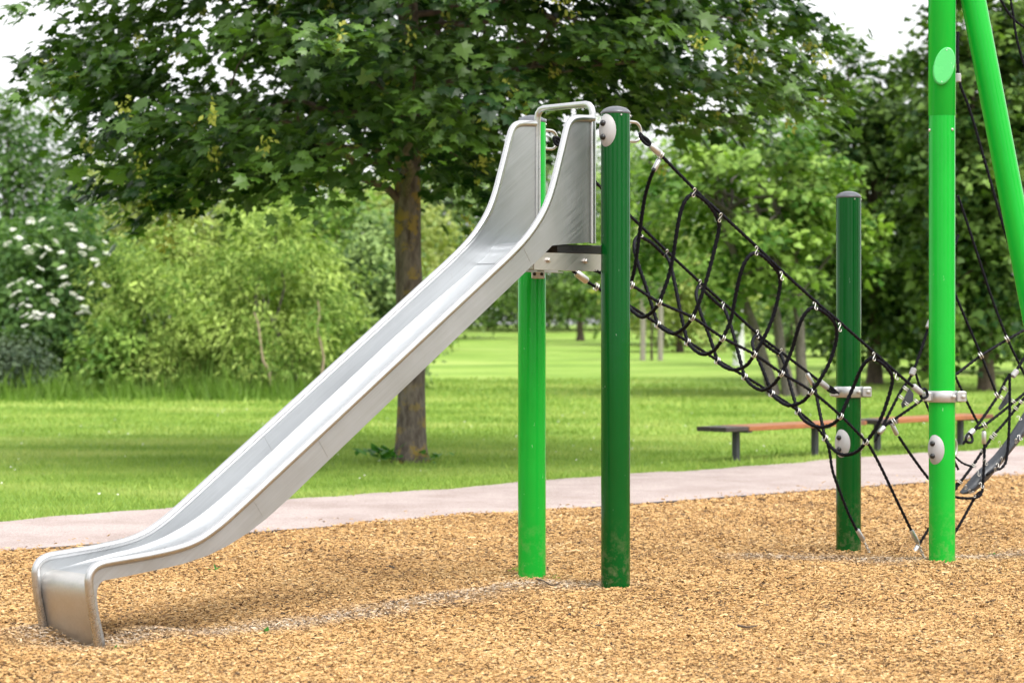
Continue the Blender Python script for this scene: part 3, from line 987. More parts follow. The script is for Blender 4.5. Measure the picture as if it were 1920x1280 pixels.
# unseen trees added beside and behind the viewer for posts and steel to reflect
rg = np.random.default_rng(90)
Vs, Fs, Ts, nb = [], [], [], 0
wood = MB()
for ang, rad_, h_, w_ in ((-72, 15, 6.0, 2.6), (-108, 19, 8.0, 3.2), (-150, 17, 7.0, 3.0), (165, 20, 8.5, 3.4), (118, 16, 7.0, 2.6), (76, 17, 7.5, 3.0)):
    c = np.array([math.sin(RAD(ang)) * rad_, 6 + math.cos(RAD(ang)) * rad_, h_ * 0.58])
    pc, D = shell_points(rg, 90, c, (w_, w_, h_ * 0.42), 0.3)
    V, F, T = pads(rg, pc, pc - c + 1e-3, 22, 0.6, 0.3, 0.3, 'oval')
    Vs.append(V); Fs.append(F + nb); Ts.append(T)
    nb += len(V)
    wood.tube([(c[0], c[1], -0.1), (c[0] + 0.05, c[1], h_ * 0.3), (c[0], c[1], h_ * 0.8)], [0.19, 0.15, 0.05], 10)
wl_ = link('reflected_trees', np_mesh('reflected_trees', np.concatenate(Vs), np.concatenate(Fs), M['leaf_mid'], {'tint': np.concatenate(Ts)}))
tag(wl_, 'loose belt of unseen trees added round the playground for reflections', 'trees', kind='stuff')
tk = wood.build('trunks', M['bark_grey'], wl_)
tk['kind'] = 'stuff'

# daisies in the lawn
n = 170
x, y = rng.uniform(-6, 7, n), rng.uniform(16, 34, n)
k = y > edge_back(x) + 0.3
x, y = x[k], y[k]
P = np.stack([x, y, ground_z(y) + rng.uniform(0.02, 0.035, len(x))], -1)
V, F, kk = leaves(P, rng.normal(0, 0.3, (len(x), 3)) + np.array([0, -0.5, 1]), rng.normal(0, 1, (len(x), 3)), rng.uniform(0.014, 0.024, len(x)), 'star')
tag(link('daisies', np_mesh('daisies', V, F, M['blossom'])), 'tiny white daisies dotted over the lawn', 'daisies', kind='stuff')

# weeds round the maple foot
def weed(label, x, y, n, size, spread, seed, z=0.0, mat='weed', name='weed_tuft', group=None, kind='oval', narrow=False):
    rg = np.random.default_rng(seed)
    a = rg.uniform(0, 6.283, n)
    out = np.stack([np.cos(a), np.sin(a), rg.uniform(0.3, 1.4, n)], -1)
    P = rg.normal(0, spread * 0.35, (n, 3)) * np.array([1, 1, 0]) + np.array([0, 0, 0.0])
    P[:, 2] = rg.uniform(0, spread * 0.35, n)
    Nn = np.stack([-np.cos(a) * 0.6, -np.sin(a) * 0.6, np.ones(n)], -1) + rg.normal(0, .25, (n, 3))
    V, F, k = leaves(P, Nn, out, size * rg.uniform(0.6, 1.2, n), 'lance' if narrow else kind)
    o = link(name, np_mesh(name, V, F, M[mat], {'tint': np.repeat(rg.random(n), k)}))
    o.location = (x, y, z)
    return tag(o, label, 'weed', group)
weed('broad-leaved weed clump at the slide side of the maple trunk', -1.22, 20.6, 55, 0.13, 0.30, 71)
weed('low weed tuft on the path side of the maple trunk', -0.72, 20.68, 26, 0.09, 0.2, 72)

# ------------------------------------------------------------------ posts
DIR = unit(np.array([0.70, 0.714, 0.0]))            # from the slide towards the net
def post_tube(parent, key, z1, mat, z0=-0.25, name='post', r=0.07):
    p = POST[key]
    mb = MB(parent.location)
    mb.lathe((p[0], p[1], 0), [(r, z0), (r, z1)], 40)
    return mb.build(name, mat, parent)

def cap(parent, key, z, holder):
    p = POST[key]
    mb = MB(holder)
    mb.lathe((p[0], p[1], z), [(0.0705, -0.003), (0.0725, 0.0), (0.0725, 0.005), (0.069, 0.009), (0.060, 0.019), (0.043, 0.028), (0.02, 0.034), (0.001, 0.0355)], 40)
    o = mb.build('cap', M['cap'], parent)
    for a in (0.35, 1.5):
        pos = np.array([p[0] + 0.0705 * math.sin(a), p[1] - 0.0705 * math.cos(a), z - 0.012])
        s = MB(holder)
        s.lathe(pos, [(0.005, 0), (0.004, 0.003)], 8, (math.sin(a), -math.cos(a), 0))
        s.build('screw', M['zinc'], o)
    return o

def cover(parent, key, z, holder, direction):
    """oval grey cover with two black bolts"""
    p = POST[key]
    d = unit(np.array(direction))
    side = np.cross(np.array([0, 0, 1.0]), d)
    V, F = [], []
    nu, nv = 24, 6
    for j in range(nv):
        f = 1 - j / (nv - 1)
        hgt = 0.021 * (1 - f ** 2.6)
        for i in range(nu):
            a = 2 * math.pi * i / nu
            su, sv = 0.054 * f * math.cos(a), 0.079 * f * math.sin(a)
            an = su / 0.07
            rad = 0.0705 + hgt
            V.append(np.array([p[0], p[1], z + sv]) + rad * (math.cos(an) * d + math.sin(an) * side))
        if j:
            for i in range(nu):
                k = (i + 1) % nu
                F.append(((j - 1) * nu + i, (j - 1) * nu + k, j * nu + k, j * nu + i))
    o = MB(holder).add(V, F, True).build('oval_cover', M['cover'], parent)
    for s in (-1, 1):
        c = np.array([p[0], p[1], z + s * 0.033]) + d * 0.087
        b = MB(holder)
        b.lathe(c, [(0.0145, 0), (0.0145, 0.008), (0.011, 0.014), (0.004, 0.017)], 14, d)
        b.build('bolt', M['black'], o)
    return o

def u_ring(parent, key, z, holder, direction, reach=0.095, h=0.045):
    p = POST[key]
    d = unit(np.array(direction))
    c = np.array([p[0], p[1], z])
    path = [c + d * 0.06 + np.array([0, 0, h]), c + d * (0.07 + reach * 0.55) + np.array([0, 0, h])]
    for a in np.linspace(80, -80, 9):
        path.append(c + d * (0.07 + reach * 0.6 + reach * 0.4 * math.cos(RAD(a))) + np.array([0, 0, h * math.sin(RAD(a))]))
    path += [c + d * (0.07 + reach * 0.55) - np.array([0, 0, h]), c + d * 0.06 - np.array([0, 0, h])]
    mb = MB(holder)
    mb.tube(path, 0.0075, 10)
    return mb.build('ring', M['zinc'], parent)

def collar(parent, key, z, holder):
    p = POST[key]
    mb = MB(holder)
    mb.lathe((p[0], p[1], z), [(0.0705, -0.031), (0.079, -0.03), (0.082, -0.026), (0.082, 0.026), (0.079, 0.03), (0.0705, 0.031)], 40)
    o = mb.build('clamp_collar', M['alu'], parent)
    c = np.array([p[0] + 0.082, p[1] - 0.035, z])
    lug = MB(holder)
    lug.box(c + np.array([0.012, 0, 0]), (0.055, 0.05, 0.058), None, 0.006)
    lug.build('lug', M['alu'], o)
    lug = MB(holder)
    lug.box((p[0] - 0.086, p[1] - 0.035, z), (0.045, 0.045, 0.05), None, 0.006)
    lug.build('lug', M['alu'], o)
    for dx in (-0.034, 0.02):
        b = MB(holder)
        b.lathe(c + np.array([dx, -0.026 - (0.012 if dx < 0 else 0), 0]), [(0.012, 0), (0.012, 0.006), (0.006, 0.008), (0.005, 0.014)], 10, (0, -1, 0))
        b.build('bolt', M['worn'], o)
    return o

# ------------------------------------------------------------------ slide
slide = empty('playground_slide', (SL_M[0], SL_M[1], 0), 'stainless steel slide with black platform on a bright and a dark green post', 'slide')
SO = np.array(slide.location)
HW = 0.19
RAIL = [(0.056, 2.258), (0.12, 2.256), (0.17, 2.252), (0.205, 2.241), (0.228, 2.218), (0.244, 2.18), (0.268, 2.107), (0.300, 2.013), (0.344, 1.893), (0.395, 1.798), (0.472, 1.705), (0.556, 1.630),
        (0.66, 1.553), (0.77, 1.477), (1.1, 1.248), (1.45, 1.005), (1.75, 0.797), (2.01, 0.617), (2.14, 0.527), (2.257, 0.448), (2.334, 0.403), (2.405, 0.371), (2.492, 0.349),
        (2.635, 0.331), (2.77, 0.321), (2.85, 0.315), (2.885, 0.307), (2.908, 0.293), (2.921, 0.271), (2.924, 0.24), (2.914, 0.15), (2.895, 0.06), (2.872, -0.06)]
BOT = [(0.056, 1.661), (0.334, 1.638), (0.40, 1.588), (0.464, 1.544), (0.572, 1.467), (1.75, 0.643), (1.918, 0.524), (2.043, 0.443), (2.136, 0.391), (2.239, 0.345), (2.346, 0.309),
       (2.475, 0.283), (2.635, 0.266), (2.77, 0.253), (2.85, 0.247)]
rail = smooth_path(RAIL, 5)
bs, bz = zip(*BOT)
tail_r = [2.85, 2.885, 2.908, 2.921, 2.924, 2.914, 2.895, 2.872]
def bottom_of(s, z):
    """lower edge of the side wall under a rail point"""
    if z > 0.314 or s < 2.8:
        return s, float(np.interp(s, bs, bz))
    t = np.interp(-z, [-0.315, -0.307, -0.293, -0.271, -0.24, -0.15, -0.06, 0.06], range(8))
    return float(np.interp(t, range(8), [2.85, 2.866, 2.878, 2.885, 2.887, 2.878, 2.858, 2.835])), float(np.interp(t, range(8), [0.247, 0.241, 0.229, 0.21, 0.185, 0.12, 0.04, -0.06]))
for side in (-1, 1):
    q = side * HW
    mb = MB(SO)
    V, F = [], []
    for s, z in rail:
        b, c = bottom_of(s, z)
        for qq in (q - 0.003, q + 0.003):
            V += [sl(s, qq, z), sl(b, qq, c)]
    m = len(rail)
    for i in range(m - 1):
        a, b = 4 * i, 4 * i + 4
        F += [(a, a + 1, b + 1, b), (a + 2, b + 2, b + 3, a + 3), (a + 1, a + 3, b + 3, b + 1)]
    F += [(0, 2, 3, 1)]
    mb.add(V, F)
    wall = mb.build('side_wall', M['steel'], slide)
    mb = MB(SO)
    mb.tube([sl(s, q + side * 0.004, z) for s, z in rail], 0.0175, 14)
    mb.build('side_rail', M['rail'], slide)
    # weld seams across the sheet, inside and outside
    for s_ in (0.49, 1.72, 2.07):
        zt_ = float(np.interp(s_, rail[:, 0], rail[:, 1])) - 0.02
        zb_ = float(np.interp(s_, bs, bz)) + 0.004
        mb = MB(SO)
        tang = unit(np.array([SL_U[0], SL_U[1], -0.69]))
        for f_ in (-1, 1):
            if f_ != side and s_ != 1.72:
                continue
            mid = sl(s_ + 0.02, q + f_ * 0.0036, (zt_ + zb_) / 2)
            nrm = unit(np.array([SL_U[0] * 0.55, SL_U[1] * 0.55, 0.83]))
            mb.box(mid, (0.0014, 0.0008, (zt_ - zb_) * 0.83), np.column_stack([tang, np.array([SL_W[0], SL_W[1], 0]), np.cross(tang, np.array([SL_W[0], SL_W[1], 0]))]))
        mb.build('weld_seam', M['seam'], wall)

bed = [(s, z + 0.012) for s, z in BOT[:-1]] + [(2.84, 0.259)]
bed = smooth_path(bed, 5)
V, F = [], []
QS = [(-HW + 0.003, 0.022), (-HW + 0.008, 0.008), (-HW + 0.022, 0.0), (HW - 0.022, 0.0), (HW - 0.008, 0.008), (HW - 0.003, 0.022)]
k = len(QS)
for s, z in bed:
    lip = float(np.interp(s, [0.50, 0.95, 2.55, 2.83], [0.05, 1.0, 1.0, 0.0]))
    for q, dz in QS:
        V.append(sl(s, q, z + dz * lip))
for i in range(len(bed) - 1):
    for j in range(k - 1):
        F.append((i * k + j, i * k + j + 1, i * k + k + j + 1, i * k + k + j))
MB(SO).add(V, F, True).build('chute_bed', M['steel'], slide)
plate = smooth_path([(2.84, 0.259), (2.875, 0.252), (2.896, 0.232), (2.903, 0.20), (2.899, 0.15), (2.880, 0.05), (2.858, -0.06)], 5)
V, F = [], []
for s, z in plate:
    V += [sl(s, -HW + 0.004, z), sl(s, HW - 0.004, z)]
for i in range(len(plate) - 1):
    F.append((2 * i, 2 * i + 1, 2 * i + 3, 2 * i + 2))
MB(SO).add(V, F, True).build('exit_plate', M['worn'], slide)

# hand rail over the entrance
hp = []
zt, rb = 2.332, 0.045
sB = 0.056
hp.append(sl(sB, -HW, 1.655))
hp += [sl(sB, -HW, 1.9), sl(sB, -HW, 2.15), sl(sB, -HW, zt - rb)]
for a in (30, 60, 90):
    hp.append(sl(sB, -HW + rb * (1 - math.cos(RAD(a))), zt - rb + rb * math.sin(RAD(a))))
hp.append(sl(sB, 0, zt))
for a in (90, 60, 30):
    hp.append(sl(sB, HW - rb * (1 - math.cos(RAD(a))), zt - rb + rb * math.sin(RAD(a))))
hp += [sl(sB, HW, zt - rb), sl(sB, HW, 2.15), sl(sB, HW, 1.9), sl(sB, HW, 1.655)]
mb = MB(SO)
mb.tube(hp, 0.0165, 14)
mb.build('hand_rail', M['rail'], slide)

# platform
RU = np.column_stack([np.append(SL_U, 0), np.append(SL_W, 0), [0, 0, 1.0]])
plat = MB(SO)
plat.box(sl(0.10, 0, 1.625), (0.38, 0.368, 0.042), RU, 0.004)
plat_o = plat.build('platform', M['rubber'], slide)
for i in range(3):
    mb = MB(SO)
    mb.box(sl(0.10, 0, 1.610 + i * 0.013), (0.386, 0.373, 0.005), RU)
    mb.build('ridge', M['black'], plat_o)
for side in (-1, 1):
    mb = MB(SO)
    q = side * (HW - 0.004)
    prof_ = [(-0.085, 1.603), (0.375, 1.603), (0.452, 1.552), (0.452, 1.521), (-0.085, 1.521)]
    mb.add([sl(a_, q - 0.0025, b_) for a_, b_ in prof_] + [sl(a_, q + 0.0025, b_) for a_, b_ in prof_],
           [(0, 1, 2, 3, 4), (9, 8, 7, 6, 5)] + [(i, i + 5, (i + 1) % 5 + 5, (i + 1) % 5) for i in range(5)])
    mb.box(sl(0.18, q - side * 0.0205, 1.5225), (0.53, 0.035, 0.004), RU)
    beam = mb.build('support_beam', M['worn'], slide)
    for s_ in (0.36, 0.105):
        b = MB(SO)
        b.lathe(sl(s_, q + side * 0.0026, 1.568), [(0.015, 0), (0.015, 0.004), (0.011, 0.0045), (0.011, 0.013), (0.008, 0.016)], 6, np.append(SL_W * side, 0), False)
        b.build('bolt', M['worn'], beam)
pl = POST['left']
br = MB(SO)
br.box((pl[0] + 0.03, pl[1] - 0.075, 1.512), (0.066, 0.05, 0.045), None, 0.004)
br_o = br.build('bracket', M['worn'], slide)
for dx in (0.012, 0.048):
    b = MB(SO)
    b.lathe((pl[0] + dx, pl[1] - 0.1, 1.512), [(0.009, 0), (0.009, 0.007), (0.004, 0.009)], 8, (0, -1, 0))
    b.build('bolt', M['black'], br_o)

pf = post_tube(slide, 'front', 2.275, M['dark_green'], name='support_post')
pf['label'] = 'dark green slide post'
pl_o = post_tube(slide, 'left', 2.275, M['light_green'], name='support_post')
pl_o['label'] = 'bright green slide post'
for o, key in ((pf, 'front'), (pl_o, 'left')):
    cap(o, key, 2.275, SO)
    c = MB(SO)
    u_ring(o, key, 2.195, SO, DIR, 0.115, 0.047)
cover(slide, 'front', 2.19, SO, -DIR)
cover(slide, 'left', 2.19, SO, -DIR)

# ------------------------------------------------------------------ other posts
rear = empty('steel_post', (POST['rear'][0], POST['rear'][1], 0), 'short dark green post standing between the rope net and the bright pole', 'post')
RO = np.array(rear.location)
post_tube(rear, 'rear', 1.975, M['dark_green'])
cap(rear, 'rear', 1.975, RO)
collar(rear, 'rear', 0.885, RO)
cover(rear, 'rear', 0.598, RO, -DIR)
u_ring(rear, 'rear', 0.600, RO, DIR, 0.07)

right = empty('climbing_tower', (POST['right'][0], POST['right'][1], 0), 'tall bright green post joined at the top by a leaning bright green pole', 'climbing frame')
CO = np.array(right.location)
post_tube(right, 'right', 2.377, M['light_green'])
mb = MB(CO)
mb.lathe((POST['right'][0], POST['right'][1], 0), [(0.066, 2.372), (0.0725, 2.381), (0.0725, 3.7), (0.0715, 3.705), (0.06, 3.74), (0.01, 3.75)], 40)
up = mb.build('upper_post', M['light_green'], right)
for a in (0.68, -1.35):
    b = MB(CO)
    b.lathe((POST['right'][0] + 0.0705 * math.sin(a), POST['right'][1] - 0.0705 * math.cos(a), 2.30), [(0.009, 0), (0.008, 0.004), (0.004, 0.006)], 10, (math.sin(a), -math.cos(a), 0))
    b.build('screw', M['zinc'], right)
dsc = unit(np.array([-0.10, -1.0, 0.08]))
c0 = np.array([POST['right'][0] - 0.004, POST['right'][1] - 0.079, 2.635])
sx = unit(np.cross(np.array([0, 0, 1.0]), dsc))
sz_ = np.cross(dsc, sx)
V, F = [], []
for ring_, (sc_, hh_) in enumerate(((1.0, -0.03), (1.0, 0.006), (0.93, 0.010))):
    for i in range(28):
        a = 2 * math.pi * i / 28
        lx, lz = 0.056 * sc_ * math.cos(a), 0.100 * sc_ * math.sin(a)
        V.append(c0 + sx * (lx + 0.16 * lz) + sz_ * lz + dsc * hh_)
for r_ in range(2):
    for i in range(28):
        j = (i + 1) % 28
        F.append((r_ * 28 + i, r_ * 28 + j, r_ * 28 + 28 + j, r_ * 28 + 28 + i))
F.append(tuple(range(56, 84)))
op = MB(CO).add(V, F).build('oval_end_plate', paint('sky_lit_green_plate', (0.10, 0.55, 0.16), 0.2), right)  # paler than the post: sky reflection on the tilted plate put into its colour
for s_ in (-1, 1):
    b = MB(CO)
    b.lathe(c0 + sx * 0.16 * s_ * 0.085 + sz_ * s_ * 0.085 + dsc * 0.0095, [(0.0035, 0), (0.003, 0.002)], 8, dsc)
    b.build('screw', M['zinc'], op)
mb = MB(CO)
a0, a1 = np.array([3.105, 11.95, -0.2]), np.array([2.335, 11.90, 3.72])
mb.tube([a0 + (a1 - a0) * t for t in np.linspace(0, 1, 6)], 0.066, 36)
mb.build('leaning_pole', M['light_green'], right)
collar(right, 'right', 0.878, CO)
cover(right, 'right', 0.596, CO, -DIR)
u_ring(right, 'right', 0.600, CO, DIR, 0.07)

# ------------------------------------------------------------------ rope net tunnel
net = empty('rope_net', (1.2, 11.4, 0), 'black rope net tunnel hanging from the slide platform down to the low collars', 'rope net')
NO = np.array(net.location)
P1, P2, P3, P4 = POST['front'], POST['left'], POST['rear'], POST['right']
def tp(px, py, q):
    """point of the net at photo pixel (px, py); q = 0 near side, 1 far side"""
    a = (1 - q) * P1 + q * P2
    b = (1 - q) * P4 + q * P3
    t = (px - 960) / FPX
    v = (t * a[1] - a[0]) / ((b[0] - a[0]) - t * (b[1] - a[1]))
    p = a + (b - a) * v
    return np.array([p[0], p[1], EYE + (HZ - py) / FPX * p[1]])

def rope(parent, holder, pts, r=0.0092, k=6, name='rope'):
    mb = MB(holder)
    P = smooth_path(pts, k) if len(pts) > 2 else np.linspace(pts[0], pts[1], 12)
    # even steps so that the lay of the strands stays regular
    seg = np.concatenate([[0], np.cumsum(np.linalg.norm(np.diff(P, axis=0), axis=1))])
    m = max(6, int(seg[-1] / 0.018))
    tt = np.linspace(0, seg[-1], m)
    P = np.stack([np.interp(tt, seg, P[:, i]) for i in range(3)], -1)
    mb.tube(P, r, 8, True, False, 55.0, 0.26)
    return mb.build(name, M['rope'], parent)

def ferrule(parent, holder, a, b, r=0.0145, mat='alu'):
    a, b = np.asarray(a), np.asarray(b)
    L_ = np.linalg.norm(b - a)
    mb = MB(holder)
    mb.lathe(a, [(r * 0.75, 0), (r, L_ * 0.08), (r, L_ * 0.92), (r * 0.75, L_)], 12, (b - a))
    return mb.build('ferrule', M[mat], parent)

# shared hook and clamp shapes
mb = MB()
hk = []
for a in np.linspace(200, -40, 9):
    hk.append((0.012 * math.cos(RAD(a)), 0, 0.020 + 0.012 * math.sin(RAD(a))))
for a in np.linspace(140, 400, 9):
    hk.append((0.013 * math.cos(RAD(a)), 0, -0.022 + 0.013 * math.sin(RAD(a))))
mb.tube(smooth_path(hk, 3), 0.0034, 8)
HOOK = mb.build('hook', M['zinc'])
HOOK_ME = HOOK.data
bpy.data.objects.remove(HOOK)
mb = MB()
for dx in (-0.006, 0.006):
    mb.tube([(dx + 0.004 * math.cos(a), 0.0165 * math.cos(a), 0.0165 * math.sin(a)) for a in np.linspace(0, 2 * math.pi, 16, endpoint=False)], 0.0034, 8, closed=True)
CL = mb.build('ring_clamp', M['zinc'])
CLAMP_ME = CL.data
bpy.data.objects.remove(CL)

def put(me, name, parent, holder, p, direction, roll=0.0, scale=1.0):
    o = link(name, me, parent)
    Rm = Matrix([list(map(float, r)) for r in frame(direction)]).to_4x4()
    o.matrix_local = Matrix.Translation(Vector([float(c) for c in (np.asarray(p) - holder)])) @ Rm @ Matrix.Rotation(roll, 4, 'X') @ Matrix.Scale(scale, 4)
    return o

QC, QD = 0.25, 0.75
A_ = [(1199, 250), (1240, 292), (1303, 356), (1352, 401), (1420, 464), (1467, 509), (1530, 566), (1578, 607), (1640, 662), (1680, 698), (1728, 738)]
B_ = [(1042, 262), (1110, 335), (1185, 408), (1250, 471), (1310, 527), (1370, 580), (1425, 630), (1475, 668), (1515, 698), (1545, 721), (1572, 737)]
C_ = [(1098, 500), (1140, 517), (1184, 535), (1236, 567), (1298, 595), (1355, 633), (1414, 664), (1465, 699), (1521, 733), (1576, 779), (1623, 827), (1634, 842), (1655, 882), (1680, 935), (1711, 999)]
D_ = [(1074, 508), (1115, 537), (1172, 568), (1233, 607), (1289, 640), (1345, 675), (1396, 705), (1447, 737), (1496, 770), (1547, 821), (1561, 882), (1575, 922), (1592, 965), (1609, 998)]
rope(net, NO, [tp(x, y, 0) for x, y in A_], 0.0098)
rope(net, NO, [tp(x, y, 1) for x, y in B_], 0.0098)
rope(net, NO, [tp(x, y, QC) for x, y in C_], 0.0095)
rope(net, NO, [tp(x, y, QD) for x, y in D_], 0.0095)

def mixed(pts, q0, q1):
    n_ = len(pts)
    return [tp(x, y, q0 + (q1 - q0) * i / (n_ - 1)) for i, (x, y) in enumerate(pts)]
Cp = [(1236, 567), (1298, 595), (1355, 634), (1414, 664), (1465, 700), (1521, 734), (1576, 780), (1624, 828)]
Dp = [(1172, 569), (1233, 608), (1289, 641), (1345, 676), (1396, 706), (1447, 738), (1496, 771), (1547, 821)]
under = [[(1222, 585), (1205, 594), (1190, 586)], [(1285, 612), (1265, 625), (1248, 619)], [(1340, 655), (1320, 664), (1303, 656)], [(1400, 684), (1378, 693), (1358, 687)],
         [(1450, 720), (1430, 731), (1410, 722)], [(1505, 752), (1480, 760), (1460, 750)], [(1560, 795), (1535, 800), (1510, 789)], [(1605, 847), (1580, 852), (1561, 840)]]
arch = [[(1253, 520), (1262, 480), (1268, 440), (1275, 402), (1285, 376), (1299, 364), (1316, 372), (1333, 389), (1345, 410), (1348, 428), (1340, 466), (1326, 520), (1311, 566)],
        [(1370, 600), (1378, 560), (1385, 526), (1392, 502), (1403, 482), (1417, 474), (1435, 484), (1453, 503), (1462, 520), (1461, 546), (1450, 592), (1431, 636)],
        [(1483, 660), (1492, 630), (1500, 606), (1511, 586), (1526, 576), (1545, 585), (1560, 599), (1568, 615), (1567, 642), (1554, 682), (1536, 714)],
        [(1600, 725), (1610, 700), (1621, 681), (1635, 671), (1651, 679), (1666, 693), (1673, 709), (1669, 734), (1655, 776), (1640, 806)]]
farr = [None,
        ([(1233, 608), (1224, 578), (1212, 540), (1198, 500), (1190, 470), (1191, 450), (1201, 440)], None),
        ([(1289, 641), (1277, 590), (1266, 535), (1256, 492), (1247, 476)], None),
        ([(1345, 676), (1330, 630), (1315, 590), (1307, 561), (1306, 546), (1312, 533)], None),
        ([(1396, 706), (1385, 664), (1374, 622), (1364, 592), (1356, 574)], None),
        ([(1447, 738), (1430, 692), (1415, 658), (1411, 640), (1419, 627)], None),
        ([(1496, 771), (1484, 730), (1473, 688), (1463, 661)], None),
        ([(1547, 821), (1537, 772), (1528, 727), (1524, 718)], None)]
# the lacing: near arches, the dips under the net, the far uprights
first = [(1226, 317), (1217, 340), (1208, 374), (1200, 430), (1191, 496), (1180, 540), (1168, 562)]
rope(net, NO, mixed(first, 0.0, 0.6), 0.0115)
for i, a in enumerate(arch):
    pts = [Cp[2 * i]] + a + [Cp[2 * i + 1]]
    m_ = len(pts)
    qs = [QC * (1 - math.sin(math.pi * j / (m_ - 1))) for j in range(m_)]
    rope(net, NO, [tp(x, y, q) for (x, y), q in zip(pts, qs)], 0.0118)
for i in range(8):
    rope(net, NO, mixed([Cp[i]] + under[i] + [Dp[i]], QC, QD), 0.0118)
    if farr[i]:
        rope(net, NO, mixed(farr[i][0], QD, 1.0), 0.0115)
for a_, b_ in (([(1201, 440), (1222, 452), (1247, 476)], 1), ([(1312, 533), (1335, 556), (1356, 574)], 1), ([(1419, 627), (1442, 648), (1463, 661)], 1)):
    rope(net, NO, [tp(x, y + 4, 1.0) for x, y in a_], 0.0115)

dn = unit(tp(1640, 662, 0) - tp(1303, 356, 0))
rgh = np.random.default_rng(5)
for x, y in ((1301, 361), (1350, 408), (1418, 470), (1465, 517), (1528, 573), (1574, 613), (1638, 668), (1679, 704)):
    put(HOOK_ME, 'hook', net, NO, tp(x, y, 0) - np.array([0, 0.012, 0]), (0.75, 0.55, 0.0), rgh.uniform(-.5, .5), 0.68)
for x, y in ((1201, 437), (1249, 475), (1312, 532), (1356, 573), (1420, 626), (1463, 660)):
    put(HOOK_ME, 'hook', net, NO, tp(x, y, 1.0) - np.array([0, 0.012, 0]), (0.75, 0.55, 0.0), rgh.uniform(-.5, .5), 0.68)
for x, y in Cp + [(1184, 535)]:
    put(CLAMP_ME, 'ring_clamp', net, NO, tp(x, y, QC), dn + np.array([0, 0, 0.15]), 0, 1.0)
for x, y in Dp + [(1118, 538)]:
    put(CLAMP_ME, 'ring_clamp', net, NO, tp(x, y, QD), dn + np.array([0, 0, 0.2]), 0, 1.05)
put(CLAMP_ME, 'ring_clamp', net, NO, tp(1239, 291, 0), dn, 0, 1.0)
ferrule(net, NO, tp(1219, 272, 0), tp(1239, 290, 0), 0.017)
ferrule(net, NO, tp(1236, 299, 0.02), tp(1225, 321, 0.03), 0.0135)
ferrule(net, NO, tp(1712, 723, 0), tp(1728, 737, 0), 0.0165, 'cover')
ferrule(net, NO, tp(1536, 714, 1), tp(1552, 727, 1), 0.0165, 'cover')
ferrule(net, NO, tp(1513, 700, 0.98), tp(1525, 722, 0.97), 0.0125)
ferrule(net, NO, tp(1080, 511, QD), tp(1101, 527, QD), 0.0185, 'zinc')
ferrule(net, NO, tp(1607, 992, QD), tp(1619, 1013, QD), 0.013)
ferrule(net, NO, tp(1708, 993, QC), tp(1721, 1017, QC), 0.0125)
# eye loops at the ends of the main ropes
def eye(parent, holder, c, axis_dir, length=0.06, w=0.03):
    d = unit(axis_dir)
    u_ = unit(np.cross(d, np.array([0.3, -1.0, 0.1])))
    pts = [c + d * length * (0.5 + 0.5 * math.cos(a)) + u_ * w * math.sin(a) * (1 - 0.35 * math.cos(a)) for a in np.linspace(0, 2 * math.pi, 18, endpoint=False)]
    mb = MB(holder)
    mb.tube(pts, 0.008, 8, closed=True)
    return mb.build('eye_loop', M['rope'], parent)
eye(net, NO, tp(1727, 735, 0), tp(1750, 747, 0) - tp(1727, 735, 0), 0.05, 0.024)
eye(net, NO, tp(1551, 726, 1), tp(1578, 742, 1) - tp(1551, 726, 1), 0.07, 0.012)
eye(net, NO, tp(1218, 271, 0), tp(1198, 253, 0) - tp(1218, 271, 0), 0.07, 0.010)
eye(net, NO, tp(1050, 270, 1), tp(1036, 256, 1) - tp(1050, 270, 1), 0.05, 0.016)
# anchor chains
def chain(parent, holder, a, b, n_=8):
    a, b = np.asarray(a), np.asarray(b)
    d = unit(b - a)
    step = np.linalg.norm(b - a) / n_
    o_ = None
    mb = MB(holder)
    for i in range(n_):
        u_ = unit(np.cross(d, np.array([1.0, 0.4, 0.2]) if i % 2 else np.array([-0.3, 1.0, 0.2])))
        c = a + d * step * (i + 0.5)
        mb.tube([c + d * step * 0.72 * math.cos(t) + u_ * 0.007 * math.sin(t) for t in np.linspace(0, 2 * math.pi, 10, endpoint=False)], 0.0025, 6, closed=True)
    o_ = mb.build('anchor_chain', M['zinc'], parent)
    o_['kind'] = 'stuff'
    return o_
def to_ground(px, py):
    d = FPX * (EYE - 0.02) / (py - HZ)
    return at(px, py, d)
chain(net, NO, tp(1620, 1014, QD), tp(1637, 1050, QD), 9)
chain(net, NO, tp(1721, 1017, QC), tp(1737, 1056, QC), 9)

# ------------------------------------------------------------------ climbing net behind the bright post
cnet = empty('climbing_net', (2.8, 12.6, 0), 'black climbing net with a grey rubber sling behind the bright green post', 'climbing net')
KO = np.array(cnet.location)
def kp(px, py, dd=0.0):
    return at(px, py, 12.42 + (px - 1640) * 0.0016 + dd)
def kr(pts, r=0.0098, dd=0.0):
    return rope(cnet, KO, [kp(x, y, dd) for x, y in pts], r)
kr([(1640, 828), (1656, 797), (1688, 735), (1712, 697), (1743, 607), (1770, 520), (1797, 440)])
kr([(1656, 800), (1720, 756), (1796, 699), (1839, 667), (1890, 636), (1975, 588)], dd=0.02)
kr([(1717, 700), (1726, 728), (1746, 778), (1797, 880)], 0.0088, 0.02)
kr([(1796, 60), (1798, 148), (1822, 218), (1880, 420), (1921, 556), (1960, 690)], dd=0.03)
kr([(1796, 367), (1814, 420), (1860, 560), (1888, 633), (1912, 684), (1950, 760)], 0.009)
kr([(1780, 520), (1796, 564), (1839, 665), (1869, 740)], 0.009)
kr([(1780, 680), (1795, 714), (1815, 757), (1835, 796)], 0.009, 0.03)
kr([(1806, 832), (1833, 797), (1869, 745), (1890, 706), (1903, 698), (1945, 630)], dd=-0.02)
